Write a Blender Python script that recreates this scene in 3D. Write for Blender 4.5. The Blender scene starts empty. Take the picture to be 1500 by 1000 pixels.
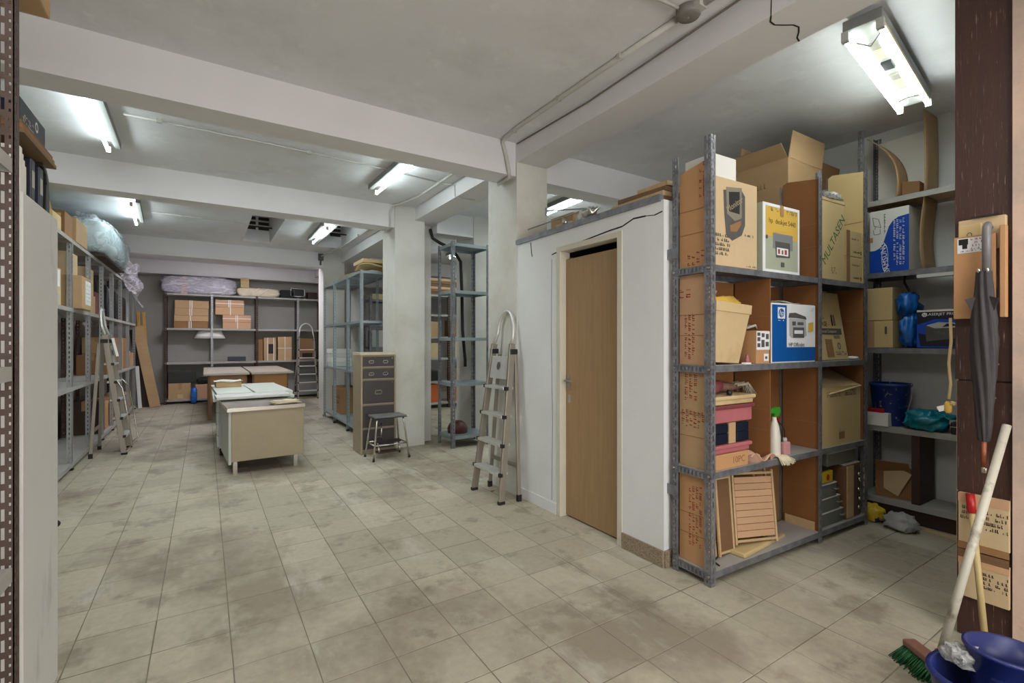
import bpy, math, random
from mathutils import Vector, Matrix, Euler, noise
random.seed(7)
R = math.radians
S = bpy.context.scene
COL = S.collection

# ---------------------------------------------------------------- camera, world, exposure
cd = bpy.data.cameras.new('camera'); cam = bpy.data.objects.new('camera', cd); COL.objects.link(cam)
cam.location = (0, 0, 1.35); cam.rotation_euler = (R(90), 0, -math.atan(450 / 704))
cd.sensor_width = 36; cd.lens = 36 * 704 / 1500; cd.clip_start = 0.05; cd.clip_end = 60
S.camera = cam
W = bpy.data.worlds.new('world'); S.world = W; W.use_nodes = True
W.node_tree.nodes['Background'].inputs[0].default_value = (0.8, 0.85, 0.9, 1)
W.node_tree.nodes['Background'].inputs[1].default_value = 0.2
S.view_settings.view_transform = 'Standard'; S.view_settings.look = 'None'
S.view_settings.gamma = 1; S.view_settings.use_curve_mapping = False
S.view_settings.exposure = 1.1
al_ = bpy.data.lights.new('entrance_fill_light', 'AREA'); al_.shape = 'RECTANGLE'; al_.size = 3.2; al_.size_y = 2.0; al_.energy = 65; al_.color = (1.0, 0.985, 0.97)  # soft fill added on the entrance side; no window is built there
ao_ = bpy.data.objects.new('entrance_fill_light', al_); COL.objects.link(ao_); ao_.location = (0.6, -3.45, 1.5); ao_.rotation_euler = (R(90), 0, 0)
TUBE_COOL = ((0.86, 0.99, 1.0), 13.0)      # hall lamps
TUBE_WHITE = ((0.90, 1.0, 0.97), 13.0)     # twin lamp over the shelves
LILAC_TUBE_FILL = ((0.93, 0.90, 1.0), 17.0)      # lamp of the last bay, also the added fill panel there
FILL_WARM = ((1.0, 0.965, 0.95), 4.8)      # added fill panels over and behind the camera
FILL_COOL = ((0.92, 0.99, 1.0), 9.5)      # added fill panels hidden behind the beams and in the side hall

# ---------------------------------------------------------------- materials
def lin(c):
    out = []
    for v in c:
        v = v / 255
        out.append(v / 12.92 if v <= 0.04045 else ((v + 0.055) / 1.055) ** 2.4)
    return out
MATS = {}
def mat(name, rgb, rough=0.6, var=0.08, scale=6.0, bump=0.0, bscale=60.0, metal=0.0, stretch=(1, 1, 1), rgb2=None, mid=0.5, width=0.5, world=False, per_obj=0.0, coat=0.0, detail=5):
    """principled material; a noise mixes rgb with rgb2 (or rgb lighter / darker), a finer one gives relief"""
    if name in MATS: return MATS[name]
    m = bpy.data.materials.new(name); m.use_nodes = True; nt = m.node_tree; N = nt.nodes; L = nt.links
    b = N['Principled BSDF']; b.inputs['Roughness'].default_value = rough; b.inputs['Metallic'].default_value = metal
    if coat: b.inputs['Coat Weight'].default_value = coat
    c = lin(rgb)
    if rgb2 is None:
        c1 = [min(1, v * (1 - var)) for v in c]; c2 = [min(1, v * (1 + var)) for v in c]
    else:
        c1, c2 = c, lin(rgb2)
    if world:
        src = N.new('ShaderNodeNewGeometry').outputs['Position']
    else:
        src = N.new('ShaderNodeTexCoord').outputs['Object']
    mp = N.new('ShaderNodeMapping'); mp.inputs['Scale'].default_value = stretch; L.new(src, mp.inputs['Vector'])
    vec = mp.outputs['Vector']
    no = N.new('ShaderNodeTexNoise'); no.inputs['Scale'].default_value = scale; no.inputs['Detail'].default_value = detail
    no.inputs['Roughness'].default_value = 0.62
    L.new(vec, no.inputs['Vector'])
    mr = N.new('ShaderNodeMapRange'); mr.inputs[1].default_value = mid - width / 2; mr.inputs[2].default_value = mid + width / 2
    L.new(no.outputs['Fac'], mr.inputs[0])
    mx = N.new('ShaderNodeMix'); mx.data_type = 'RGBA'; mx.inputs[6].default_value = (*c1, 1); mx.inputs[7].default_value = (*c2, 1)
    L.new(mr.outputs[0], mx.inputs[0])
    out = mx.outputs[2]
    if per_obj:
        oi = N.new('ShaderNodeObjectInfo'); hs = N.new('ShaderNodeHueSaturation')
        m2 = N.new('ShaderNodeMapRange'); m2.inputs[3].default_value = 1 - per_obj; m2.inputs[4].default_value = 1 + per_obj
        L.new(oi.outputs['Random'], m2.inputs[0]); L.new(m2.outputs[0], hs.inputs['Value']); L.new(out, hs.inputs['Color']); out = hs.outputs['Color']
    L.new(out, b.inputs['Base Color'])
    if bump:
        n2 = N.new('ShaderNodeTexNoise'); n2.inputs['Scale'].default_value = bscale; n2.inputs['Detail'].default_value = 4
        L.new(vec, n2.inputs['Vector'])
        bp = N.new('ShaderNodeBump'); bp.inputs['Strength'].default_value = bump; bp.inputs['Distance'].default_value = 0.01
        L.new(n2.outputs['Fac'], bp.inputs['Height']); L.new(bp.outputs[0], b.inputs['Normal'])
    MATS[name] = m
    return m
def layer(m, rgb, scale=2.0, lo=0.55, hi=0.7, amount=0.7, stretch=(1, 1, 1), detail=6, world=True):
    """adds one more blotch layer (stains, wear, grime, painted reflections) over a mat() material"""
    nt = m.node_tree; N = nt.nodes; L = nt.links; b = N['Principled BSDF']
    old = b.inputs['Base Color'].links[0].from_socket
    src = N.new('ShaderNodeNewGeometry').outputs['Position'] if world else N.new('ShaderNodeTexCoord').outputs['Object']
    mp = N.new('ShaderNodeMapping'); mp.inputs['Scale'].default_value = stretch; L.new(src, mp.inputs['Vector'])
    no = N.new('ShaderNodeTexNoise'); no.inputs['Scale'].default_value = scale; no.inputs['Detail'].default_value = detail
    no.inputs['Roughness'].default_value = 0.65
    L.new(mp.outputs[0], no.inputs['Vector'])
    mr = N.new('ShaderNodeMapRange'); mr.inputs[1].default_value = lo; mr.inputs[2].default_value = hi; mr.inputs[4].default_value = amount
    L.new(no.outputs['Fac'], mr.inputs[0])
    mx = N.new('ShaderNodeMix'); mx.data_type = 'RGBA'; mx.inputs[7].default_value = (*lin(rgb), 1)
    L.new(mr.outputs[0], mx.inputs[0]); L.new(old, mx.inputs[6]); L.new(mx.outputs[2], b.inputs['Base Color'])
    return m
def emit(name, col, strength):
    m = bpy.data.materials.new(name); m.use_nodes = True; N = m.node_tree.nodes
    b = N['Principled BSDF']; b.inputs['Base Color'].default_value = (0.9, 0.9, 0.9, 1)
    b.inputs['Emission Color'].default_value = (*col, 1); b.inputs['Emission Strength'].default_value = strength
    MATS[name] = m; return m
def film(name, rgb, alpha=0.45, rough=0.18, scale=14, stretch=(1, 1, 1)):
    """thin crumpled plastic film"""
    m = bpy.data.materials.new(name); m.use_nodes = True; nt = m.node_tree; N = nt.nodes; L = nt.links
    b = N['Principled BSDF']; b.inputs['Base Color'].default_value = (*lin(rgb), 1); b.inputs['Roughness'].default_value = rough
    tc = N.new('ShaderNodeTexCoord'); mp = N.new('ShaderNodeMapping'); mp.inputs['Scale'].default_value = stretch
    L.new(tc.outputs['Object'], mp.inputs['Vector'])
    no = N.new('ShaderNodeTexNoise'); no.inputs['Scale'].default_value = scale; no.inputs['Detail'].default_value = 3; no.inputs['Distortion'].default_value = 1.5
    L.new(mp.outputs[0], no.inputs['Vector'])
    bp = N.new('ShaderNodeBump'); bp.inputs['Strength'].default_value = 0.8; bp.inputs['Distance'].default_value = 0.03
    L.new(no.outputs['Fac'], bp.inputs['Height']); L.new(bp.outputs[0], b.inputs['Normal'])
    mr = N.new('ShaderNodeMapRange'); mr.inputs[1].default_value = 0.4; mr.inputs[2].default_value = 0.68
    mr.inputs[3].default_value = max(0, alpha - 0.25); mr.inputs[4].default_value = min(1, alpha + 0.35)
    L.new(no.outputs['Fac'], mr.inputs[0]); L.new(mr.outputs[0], b.inputs['Alpha'])
    MATS[name] = m; return m

plaster = mat('wall_plaster', (222, 224, 223), 0.85, 0.05, 2.2, 0.15, 18, world=True)
layer(plaster, (196, 193, 182), 1.1, 0.52, 0.8, 0.5)
col_plaster = mat('column_plaster', (205, 204, 196), 0.85, 0.06, 2.5, 0.2, 22, world=True)
layer(col_plaster, (176, 168, 148), 1.4, 0.5, 0.78, 0.6)
ceil_paint = mat('ceiling_paint', (224, 225, 227), 0.9, 0.05, 1.5, 0.5, 5, world=True)
layer(ceil_paint, (190, 190, 188), 1.6, 0.5, 0.75, 0.5)
layer(ceil_paint, (238, 240, 240), 5, 0.58, 0.68, 0.5)
beam_paint = mat('beam_paint', (222, 221, 222), 0.85, 0.04, 1.5, 0.1, 10, world=True)
dirty_wall = mat('scuffed_wall_plaster', (205, 178, 160), 0.85, 0.05, 3, 0.3, 40, world=True)
layer(dirty_wall, (140, 138, 132), 1.6, 0.45, 0.65, 0.6)
grey_wall = mat('grey_wall', (150, 148, 142), 0.85, 0.07, 2, 0.2, 20, world=True)
grout = mat('tile_grout', (122, 114, 98), 0.95, 0.25, 9, 0.3, 60, world=True)
tile = mat('cement_tile', (176, 169, 149), 0.7, 0.10, 26, 0.15, 90, world=True, per_obj=0.10)
layer(tile, (118, 104, 88), 0.62, 0.48, 0.58, 0.6, (1, 0.8, 1))
layer(tile, (104, 93, 80), 3.0, 0.55, 0.63, 0.42, (1, 1, 1), 10)
layer(tile, (204, 202, 192), 2.4, 0.56, 0.68, 0.5, (1.3, 0.45, 1), 9)
terrazzo = mat('terrazzo', (160, 144, 120), 0.6, 0.3, 160, 0, rgb2=(120, 104, 86), mid=.5, width=.1, world=True)
kraft = mat('kraft_card', (184, 152, 112), 0.8, 0.06, 4, 0.05, 60, stretch=(1, 1, 3), per_obj=0.08)
kraft_pale = mat('pale_card', (200, 176, 138), 0.8, 0.05, 4, 0.05, 60, per_obj=0.06)
kraft_dark = mat('dark_card', (146, 108, 70), 0.8, 0.08, 4, 0.05, 60, per_obj=0.08)
kraft_orange = mat('orange_card', (190, 144, 100), 0.75, 0.06, 3, 0.05, 50, per_obj=0.05)
kraft_yellow = mat('yellow_card', (204, 180, 130), 0.75, 0.05, 3, 0.05, 50)
lining_brown = mat('lining_brown_card', (140, 92, 50), 0.75, 0.08, 3, 0.05, 50, per_obj=0.05)
kraft_pink = mat('pinkish_card', (196, 156, 120), 0.8, 0.05, 4, 0.05, 50, per_obj=0.05)
tape = mat('brown_tape', (170, 132, 92), 0.3, 0.05, 8)
tape_clear = mat('clear_tape', (206, 186, 150), 0.25, 0.05, 8)
white_strap = mat('white_strap', (226, 218, 210), 0.4, 0.04, 8)
white_card = mat('white_card', (226, 226, 220), 0.7, 0.03, 5)
paper = mat('white_paper', (236, 236, 230), 0.8, 0.03, 6)
steel_dark = mat('dark_steel', (140, 142, 148), 0.5, 0.15, 14, 0.1, 60, metal=0.5, rgb2=(108, 109, 115), mid=.55, width=.3)
layer(steel_dark, (142, 130, 116), 9, 0.58, 0.72, 0.5, world=False)
steel = mat('grey_steel', (164, 166, 166), 0.5, 0.08, 12, 0.05, 60, metal=0.45)
layer(steel, (120, 108, 92), 6, 0.56, 0.75, 0.5, world=False)
steel_blue = mat('blue_grey_steel', (152, 164, 168), 0.42, 0.08, 9, 0.05, 60, metal=0.5)
layer(steel_blue, (110, 112, 112), 5, 0.56, 0.75, 0.5, world=False)
rust = mat('rusty_steel', (88, 66, 54), 0.7, 0.2, 18, 0.2, 80, metal=0.2, rgb2=(58, 46, 42), mid=.5, width=.4)
shelf_dusty = mat('dusty_shelf', (170, 168, 162), 0.7, 0.1, 5, 0.05, 60, metal=0.15)
shelf_under = mat('brown_shelf_metal', (112, 92, 78), 0.7, 0.12, 8, metal=0.15)
alu = mat('aluminium', (158, 150, 138), 0.4, 0.06, 12, metal=0.6)
alu_bright = mat('bright_aluminium', (214, 214, 210), 0.4, 0.05, 20, metal=0.6, stretch=(1, 6, 1))
chrome = mat('chrome', (210, 206, 198), 0.22, 0.04, 10, metal=0.95)
black = mat('black_plastic', (24, 24, 26), 0.4, 0.2, 8)
black_soft = mat('black_fabric', (30, 30, 34), 0.8, 0.25, 14, 0.2, 80)
rubber = mat('dark_rubber', (36, 32, 30), 0.8, 0.1, 10)
wood_door = mat('door_veneer', (160, 130, 92), 0.5, 0.1, 5, 0.06, 60, stretch=(9, 9, 0.5))
layer(wood_door, (138, 108, 74), 3, 0.5, 0.7, 0.5, (9, 9, .35), world=False)
wood_red = mat('dark_wood', (66, 41, 34), 0.5, 0.18, 6, 0.15, 30, stretch=(7, 7, 0.5))
layer(wood_red, (168, 146, 134), 7, 0.61, 0.69, 0.8, (26, 26, 1.0), world=False)  # pale streaks: reflections along the grain, painted into the wood colour
wood_desk = mat('orange_wood', (168, 116, 54), 0.45, 0.12, 4, 0.05, 40, stretch=(1, 1, 6))
wood_pale = mat('pale_wood', (196, 166, 124), 0.55, 0.1, 6, 0.05, 40, stretch=(0.6, 6, 6))
wood_brown = mat('brown_board', (120, 88, 60), 0.6, 0.12, 5, 0.05, 40, stretch=(0.6, 6, 6))
dark_board = mat('dark_board', (62, 46, 36), 0.65, 0.15, 5, 0.05, 40)
beige_metal = mat('beige_metal', (158, 144, 118), 0.5, 0.06, 3, 0.05, 40)
layer(beige_metal, (140, 128, 104), 5, 0.56, 0.75, 0.5, world=False)
cream_plastic = mat('cream_plastic', (208, 184, 140), 0.5, 0.08, 5, 0.05, 40)
layer(cream_plastic, (160, 130, 88), 5, 0.5, 0.72, 0.6, world=False)
white_lam = mat('white_laminate', (212, 212, 208), 0.45, 0.03, 3)
layer(white_lam, (160, 158, 152), 5, 0.6, 0.7, 0.5, (1, 1, .35), world=False)
greenish_white = mat('greenish_white_laminate', (208, 214, 204), 0.5, 0.05, 4)
dark_drawer = mat('dark_drawer_front', (64, 58, 58), 0.45, 0.08, 6)
blue_plastic = mat('blue_plastic', (28, 42, 104), 0.35, 0.12, 6)
blue_bag = mat('blue_bag', (30, 104, 190), 0.25, 0.35, 10, 0.5, 14)
teal_bag = mat('teal_bag', (14, 128, 146), 0.3, 0.3, 9, 0.5, 14)
blue_print = mat('blue_print', (0, 84, 160), 0.5, 0.04, 6)
blue_deep = mat('deep_blue_print', (0, 70, 178), 0.45, 0.04, 6)
navy = mat('navy_print', (20, 26, 44), 0.4, 0.1, 6)
red = mat('red_plastic', (170, 24, 26), 0.35, 0.1, 6)
maroon = mat('maroon_plastic', (124, 62, 66), 0.45, 0.12, 6)
pink = mat('pink_plastic', (178, 104, 108), 0.5, 0.1, 6)
pink_cloth = mat('pink_cloth', (206, 164, 140), 0.9, 0.15, 12, 0.3, 50)
green = mat('green_plastic', (60, 140, 40), 0.4, 0.1, 6)
bristle_green = mat('green_bristle', (48, 122, 52), 0.6, 0.3, 30, rgb2=(22, 88, 60))
yellow = mat('yellow_paint', (206, 176, 30), 0.4, 0.1, 6)
orange_crate = mat('orange_crate', (190, 92, 40), 0.6, 0.12, 6)
grey_plastic = mat('grey_plastic', (124, 122, 112), 0.5, 0.1, 6)
grey_light = mat('light_grey_plastic', (182, 182, 176), 0.5, 0.06, 6)
grey_case = mat('grey_green_case', (104, 108, 104), 0.5, 0.15, 8)
dust = mat('dust_white', (206, 204, 198), 0.9, 0.05, 20)
ink = mat('black_ink', (34, 30, 30), 0.8, 0.1, 30)
ink_red = mat('red_ink', (150, 66, 50), 0.8, 0.15, 40)
ink_green = mat('green_ink', (70, 110, 70), 0.8, 0.15, 40)
ink_grey = mat('grey_ink', (84, 82, 80), 0.8, 0.2, 14)
white_ink = mat('white_print', (232, 234, 236), 0.6, 0.03, 10)
yellow_print = mat('yellow_print', (214, 176, 78), 0.5, 0.08, 3)
sage_print = mat('sage_print', (172, 178, 156), 0.5, 0.06, 3)
gold = mat('gilt_frame', (196, 150, 66), 0.35, 0.15, 8, metal=0.6)
stick_white = mat('worn_white_stick', (198, 194, 178), 0.5, 0.08, 9)
layer(stick_white, (120, 106, 88), 12, 0.54, 0.7, 0.8, world=False)
stick_wood = mat('broom_stick_wood', (190, 170, 120), 0.5, 0.08, 9, stretch=(8, 8, 1))
cable_grey = mat('grey_conduit', (196, 194, 188), 0.5, 0.06, 8)
crack_dark = mat('crack_shadow', (40, 36, 34), 1.0, 0.1, 20)
dark_hole = mat('dark_louvre', (48, 40, 34), 0.8, 0.1, 10)
cream_cloth = mat('cream_cloth', (222, 210, 182), 0.9, 0.08, 6, 0.3, 30)
pale_blue_pad = mat('pale_blue_padding', (204, 222, 228), 0.7, 0.12, 4, 0.4, 8)
grey_pad = mat('grey_padding', (172, 168, 182), 0.8, 0.2, 5, 0.3, 8)
mattress_pink = mat('pinkish_band', (200, 164, 160), 0.8, 0.1, 6)
bottle_clear = mat('translucent_bottle', (220, 214, 200), 0.3, 0.05, 8)
film_blue = film('blue_clear_film', (222, 238, 244), 0.4, .2, 7)
film_white = film('white_clear_film', (232, 230, 238), 0.42, 0.2, 4, (1, 1, 3.4))
film_bag = film('grey_plastic_bag', (206, 206, 204), 0.75, 0.25, 20)

# ---------------------------------------------------------------- mesh builder
class MB:
    def __init__(s): s.v = []; s.f = []; s.m = []; s.sm = []
    def add(s, vs, fs, m=0, smooth=False):
        o = len(s.v); s.v.extend([tuple(v) for v in vs])
        for f in fs: s.f.append([i + o for i in f]); s.m.append(m); s.sm.append(smooth)
        return s
    def box(s, x0, x1, y0, y1, z0, z1, m=0):
        return s.add([(x0, y0, z0), (x1, y0, z0), (x1, y1, z0), (x0, y1, z0), (x0, y0, z1), (x1, y0, z1), (x1, y1, z1), (x0, y1, z1)],
                     [(0, 3, 2, 1), (4, 5, 6, 7), (0, 1, 5, 4), (1, 2, 6, 5), (2, 3, 7, 6), (3, 0, 4, 7)], m)
    def obox(s, c, size, rot=(0, 0, 0), m=0):
        M = Euler(rot).to_matrix(); c = Vector(c); a, b, d = [k / 2 for k in size]
        return s.add([c + M @ Vector(p) for p in ((-a, -b, -d), (a, -b, -d), (a, b, -d), (-a, b, -d), (-a, -b, d), (a, -b, d), (a, b, d), (-a, b, d))],
                     [(0, 3, 2, 1), (4, 5, 6, 7), (0, 1, 5, 4), (1, 2, 6, 5), (2, 3, 7, 6), (3, 0, 4, 7)], m)
    def bar(s, p0, p1, w, h, m=0, up=(0, 0, 1)):
        """rectangular bar between two points; w across, h along up"""
        p0 = Vector(p0); p1 = Vector(p1); d = (p1 - p0).normalized(); u = Vector(up)
        if abs(d.dot(u)) > 0.98: u = Vector((0, 1, 0))
        a = d.cross(u).normalized() * w / 2; b = a.cross(d).normalized() * h / 2
        vs = [p0 - a - b, p0 + a - b, p0 + a + b, p0 - a + b, p1 - a - b, p1 + a - b, p1 + a + b, p1 - a + b]
        return s.add(vs, [(0, 3, 2, 1), (4, 5, 6, 7), (0, 1, 5, 4), (1, 2, 6, 5), (2, 3, 7, 6), (3, 0, 4, 7)], m)
    def tube(s, pts, r, n=8, m=0, closed=False, r1=None):
        pts = [Vector(p) for p in pts]; k = len(pts); o = len(s.v); prev = None
        for i, p in enumerate(pts):
            a = pts[(i - 1) % k] if (i > 0 or closed) else p; b = pts[(i + 1) % k] if (i < k - 1 or closed) else p
            d = (b - a).normalized()
            if prev is None:
                u = Vector((0, 0, 1)) if abs(d.z) < 0.9 else Vector((1, 0, 0)); x = d.cross(u).normalized()
            else: x = (prev - d * prev.dot(d)).normalized()
            prev = x; y = d.cross(x)
            rr = r if r1 is None else r + (r1 - r) * i / (k - 1)
            for j in range(n):
                t = 2 * math.pi * j / n; s.v.append(tuple(p + x * (math.cos(t) * rr) + y * (math.sin(t) * rr)))
        for i in range(k if closed else k - 1):
            for j in range(n):
                a = o + i * n + j; b = o + i * n + (j + 1) % n; c = o + ((i + 1) % k) * n + (j + 1) % n; e = o + ((i + 1) % k) * n + j
                s.f.append([a, b, c, e]); s.m.append(m); s.sm.append(True)
        if not closed:
            s.f.append([o + j for j in range(n)][::-1]); s.m.append(m); s.sm.append(False)
            s.f.append([o + (k - 1) * n + j for j in range(n)]); s.m.append(m); s.sm.append(False)
        return s
    def lathe(s, prof, n=20, m=0, c=(0, 0, 0), sx=1, sy=1, rot=0):
        o = len(s.v); k = len(prof)
        for r, z in prof:
            for j in range(n):
                t = 2 * math.pi * j / n; x = r * math.cos(t) * sx; y = r * math.sin(t) * sy
                s.v.append((c[0] + x * math.cos(rot) - y * math.sin(rot), c[1] + x * math.sin(rot) + y * math.cos(rot), c[2] + z))
        for i in range(k - 1):
            for j in range(n):
                s.f.append([o + i * n + j, o + i * n + (j + 1) % n, o + (i + 1) * n + (j + 1) % n, o + (i + 1) * n + j]); s.m.append(m); s.sm.append(True)
        s.f.append([o + j for j in range(n)][::-1]); s.m.append(m); s.sm.append(False)
        s.f.append([o + (k - 1) * n + j for j in range(n)]); s.m.append(m); s.sm.append(False)
        return s
    def prism(s, poly, h0, h1, axis='z', m=0):
        """polygon extruded along an axis: z -> (a,b,h), y -> (a,h,b), x -> (h,a,b)"""
        n = len(poly)
        g = {'z': lambda a, b, h: (a, b, h), 'y': lambda a, b, h: (a, h, b), 'x': lambda a, b, h: (h, a, b)}[axis]
        vs = [g(a, b, h0) for a, b in poly] + [g(a, b, h1) for a, b in poly]
        fs = [list(range(n))[::-1], list(range(n, 2 * n))] + [[i, (i + 1) % n, n + (i + 1) % n, n + i] for i in range(n)]
        return s.add(vs, fs, m)
    def grid(s, nx, ny, fn, m=0, smooth=True):
        vs = [fn(i / nx, j / ny) for j in range(ny + 1) for i in range(nx + 1)]
        fs = [[j * (nx + 1) + i, j * (nx + 1) + i + 1, (j + 1) * (nx + 1) + i + 1, (j + 1) * (nx + 1) + i] for j in range(ny) for i in range(nx)]
        return s.add(vs, fs, m, smooth)
    def blob(s, c, r, n=14, amp=0.15, freq=3.0, seed=0, pw=0.7, m=0, flat=None):
        """closed lumpy superellipsoid (bags, bundles); flat: lowest z it may reach"""
        o = len(s.v); c = Vector(c)
        def sp(v): return math.copysign(abs(v) ** pw, v)
        nu = n * 2
        for i in range(n + 1):
            th = -math.pi / 2 + math.pi * i / n
            for j in range(nu):
                ph = 2 * math.pi * j / nu
                d = Vector((sp(math.cos(th)) * sp(math.cos(ph)), sp(math.cos(th)) * sp(math.sin(ph)), sp(math.sin(th))))
                k = 1 + amp * noise.noise(d * freq + Vector((seed * 3.7, seed, 1.3))) + amp * .5 * noise.noise(d * freq * 2.7 + Vector((seed, 5, 9)))
                p = c + Vector((d.x * r[0] * k, d.y * r[1] * k, d.z * r[2] * k))
                if flat is not None: p.z = max(p.z, flat)
                s.v.append(tuple(p))
        for i in range(n):
            for j in range(nu):
                s.f.append([o + i * nu + j, o + i * nu + (j + 1) % nu, o + (i + 1) * nu + (j + 1) % nu, o + (i + 1) * nu + j]); s.m.append(m); s.sm.append(True)
        return s
    def mesh(s, name, mats):
        me = bpy.data.meshes.new(name); me.from_pydata(s.v, [], s.f)
        for q in (mats if isinstance(mats, (list, tuple)) else [mats]): me.materials.append(q)
        me.polygons.foreach_set('material_index', s.m); me.polygons.foreach_set('use_smooth', s.sm); me.update()
        return me
    def build(s, name, mats, parent=None, bevel=0, loc=None, rot=None, solid=0, label=None):
        o = bpy.data.objects.new(name, s.mesh(name, mats)); COL.objects.link(o)
        if parent is not None: o.parent = parent
        if loc is not None: o.location = loc
        if rot is not None: o.rotation_euler = rot
        if solid:
            q = o.modifiers.new('thickness', 'SOLIDIFY'); q.thickness = solid; q.offset = 0
        if bevel:
            q = o.modifiers.new('bevel', 'BEVEL'); q.width = bevel; q.segments = 2; q.limit_method = 'ANGLE'; q.angle_limit = R(40)
        if label: o['label'] = label
        return o
def tag(o, label, cat, group=None):
    o['label'] = label; o['category'] = cat
    if group: o['group'] = group
    return o
def thing(name, label, cat, loc=(0, 0, 0), rz=0, group=None, rot=None):
    o = bpy.data.objects.new(name, None); COL.objects.link(o); o.empty_display_size = 0.05
    o.location = loc; o.rotation_euler = rot if rot else (0, 0, rz)
    return tag(o, label, cat, group)
def struct(name, mb, m, parent=None, bevel=0):
    o = mb.build(name, m, parent, bevel)
    if parent is None: o['kind'] = 'structure'
    return o
def copy_thing(o, label, loc, rz=None, group=None):
    """a thing, its parts and their sub-parts, copied by obj.copy()"""
    def rec(a, par):
        c = a.copy(); COL.objects.link(c); c.parent = par
        for ch in [q for q in KIDS.get(a.name, [])]: rec(ch, c)
        return c
    KIDS = {}
    for q in COL.objects:
        if q.parent: KIDS.setdefault(q.parent.name, []).append(q)
    c = rec(o, None); c.location = loc
    if rz is not None: c.rotation_euler = (0, 0, rz)
    c['label'] = label
    if group: c['group'] = group
    return c

# ---- flat print on the faces of box-shaped things
class Face:
    def __init__(s, parent, w, d, h, face, z0=0):
        s.p = parent; e = 0.0006; s.face = face
        X, Y, Z = Vector((1, 0, 0)), Vector((0, 1, 0)), Vector((0, 0, 1))
        o, a, b, n, s.W, s.H = {
            'f': (Vector((-w / 2, -d / 2 - e, z0)), X, Z, -Y, w, h), 'b': (Vector((w / 2, d / 2 + e, z0)), -X, Z, Y, w, h),
            'r': (Vector((w / 2 + e, -d / 2, z0)), Y, Z, X, d, h), 'l': (Vector((-w / 2 - e, d / 2, z0)), -Y, Z, -X, d, h),
            't': (Vector((-w / 2, -d / 2, z0 + h + e)), X, Y, Z, w, d)}[face]
        s.M = Matrix(((a.x, b.x, n.x, o.x), (a.y, b.y, n.y, o.y), (a.z, b.z, n.z, o.z), (0, 0, 0, 1)))
        s.k = 0
    def put(s, mb, name, m, label=None):
        o = mb.build(name, m, s.p, label=label); s.k += 1; o.matrix_local = s.M @ Matrix.Translation((0, 0, 0.0004 * s.k)); return o
    def rect(s, u0, v0, u1, v1, m, name='print_panel', label=None):
        return s.put(MB().box(u0 * s.W, u1 * s.W, v0 * s.H, v1 * s.H, -0.0003, 0.0003), name, m, label)
    def rects(s, L, m, name='print_panel'):
        b = MB()
        for u0, v0, u1, v1 in L: b.box(u0 * s.W, u1 * s.W, v0 * s.H, v1 * s.H, -0.0003, 0.0003)
        return s.put(b, name, m)
    def poly(s, pts, m, name='print_shape'):
        return s.put(MB().prism([(u * s.W, v * s.H) for u, v in pts], -0.0003, 0.0003), name, m)
    def ring(s, u, v, ru, rv, m, name='logo_ring', fill=0.0, n=24):
        b = MB(); P = []
        for k in (1.0, max(fill, 0.001)):
            P.append([((u + ru * k * math.cos(2 * math.pi * i / n)) * s.W, (v + rv * k * math.sin(2 * math.pi * i / n)) * s.H) for i in range(n)])
        for i in range(n):
            j = (i + 1) % n; a, c, d, e = P[0][i], P[0][j], P[1][j], P[1][i]
            b.add([(a[0], a[1], 0), (c[0], c[1], 0), (d[0], d[1], 0), (e[0], e[1], 0)], [(0, 1, 2, 3)])
        return s.put(b, name, m)
    def text(s, body, u, v, size, m, rot=0, align='CENTER', name='lettering', shear=0):
        c = bpy.data.curves.new(name, 'FONT'); c.body = body; c.size = size; c.align_x = align; c.align_y = 'CENTER'
        c.extrude = 0.0002; c.shear = shear; c.resolution_u = 2; c.materials.append(m)
        o = bpy.data.objects.new(name, c); COL.objects.link(o); o.parent = s.p; s.k += 1
        o.matrix_local = s.M @ Matrix.Translation((u * s.W, v * s.H, 0.0004 * s.k)) @ Matrix.Rotation(rot, 4, 'Z')
        return o
    def marks(s, u0, v0, u1, v1, rows, m, vertical=False, fill=0.72, name='printed_marks', seed=1):
        """rows of small glyph-like strokes: print too blurred to read"""
        rn = random.Random(seed); b = MB()
        for r in range(rows):
            if vertical:
                a0 = u0 + (u1 - u0) * r / rows; a1 = a0 + (u1 - u0) / rows * 0.62; p = v0
                while p < v1 - 0.01:
                    L = rn.uniform(0.012, 0.028) * (0.6 / max(s.H, .2))
                    if rn.random() < fill:
                        k = rn.randint(0, 3); q0, q1 = (a0, a1) if k else (a0, a0 + (a1 - a0) * .5)
                        b.box(q0 * s.W, q1 * s.W, p * s.H, min(p + L * .42, v1) * s.H, -.0003, .0003)
                        if k > 1: b.box(a0 * s.W, (a0 + (a1 - a0) * .28) * s.W, p * s.H, min(p + L * .8, v1) * s.H, -.0003, .0003)
                    p += L
            else:
                a1 = v1 - (v1 - v0) * r / rows; a0 = a1 - (v1 - v0) / rows * 0.62; p = u0
                while p < u1 - 0.01:
                    L = rn.uniform(0.02, 0.045)
                    if rn.random() < fill:
                        k = rn.randint(0, 3); q0, q1 = (a0, a1) if k else (a0, a0 + (a1 - a0) * .5)
                        b.box(p * s.W, min(p + L * .42, u1) * s.W, q0 * s.H, q1 * s.H, -.0003, .0003)
                        if k > 1: b.box(p * s.W, min(p + L * .8, u1) * s.W, a0 * s.H, (a0 + (a1 - a0) * .25) * s.H, -.0003, .0003)
                    p += L
        return s.put(b, name, m)

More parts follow.
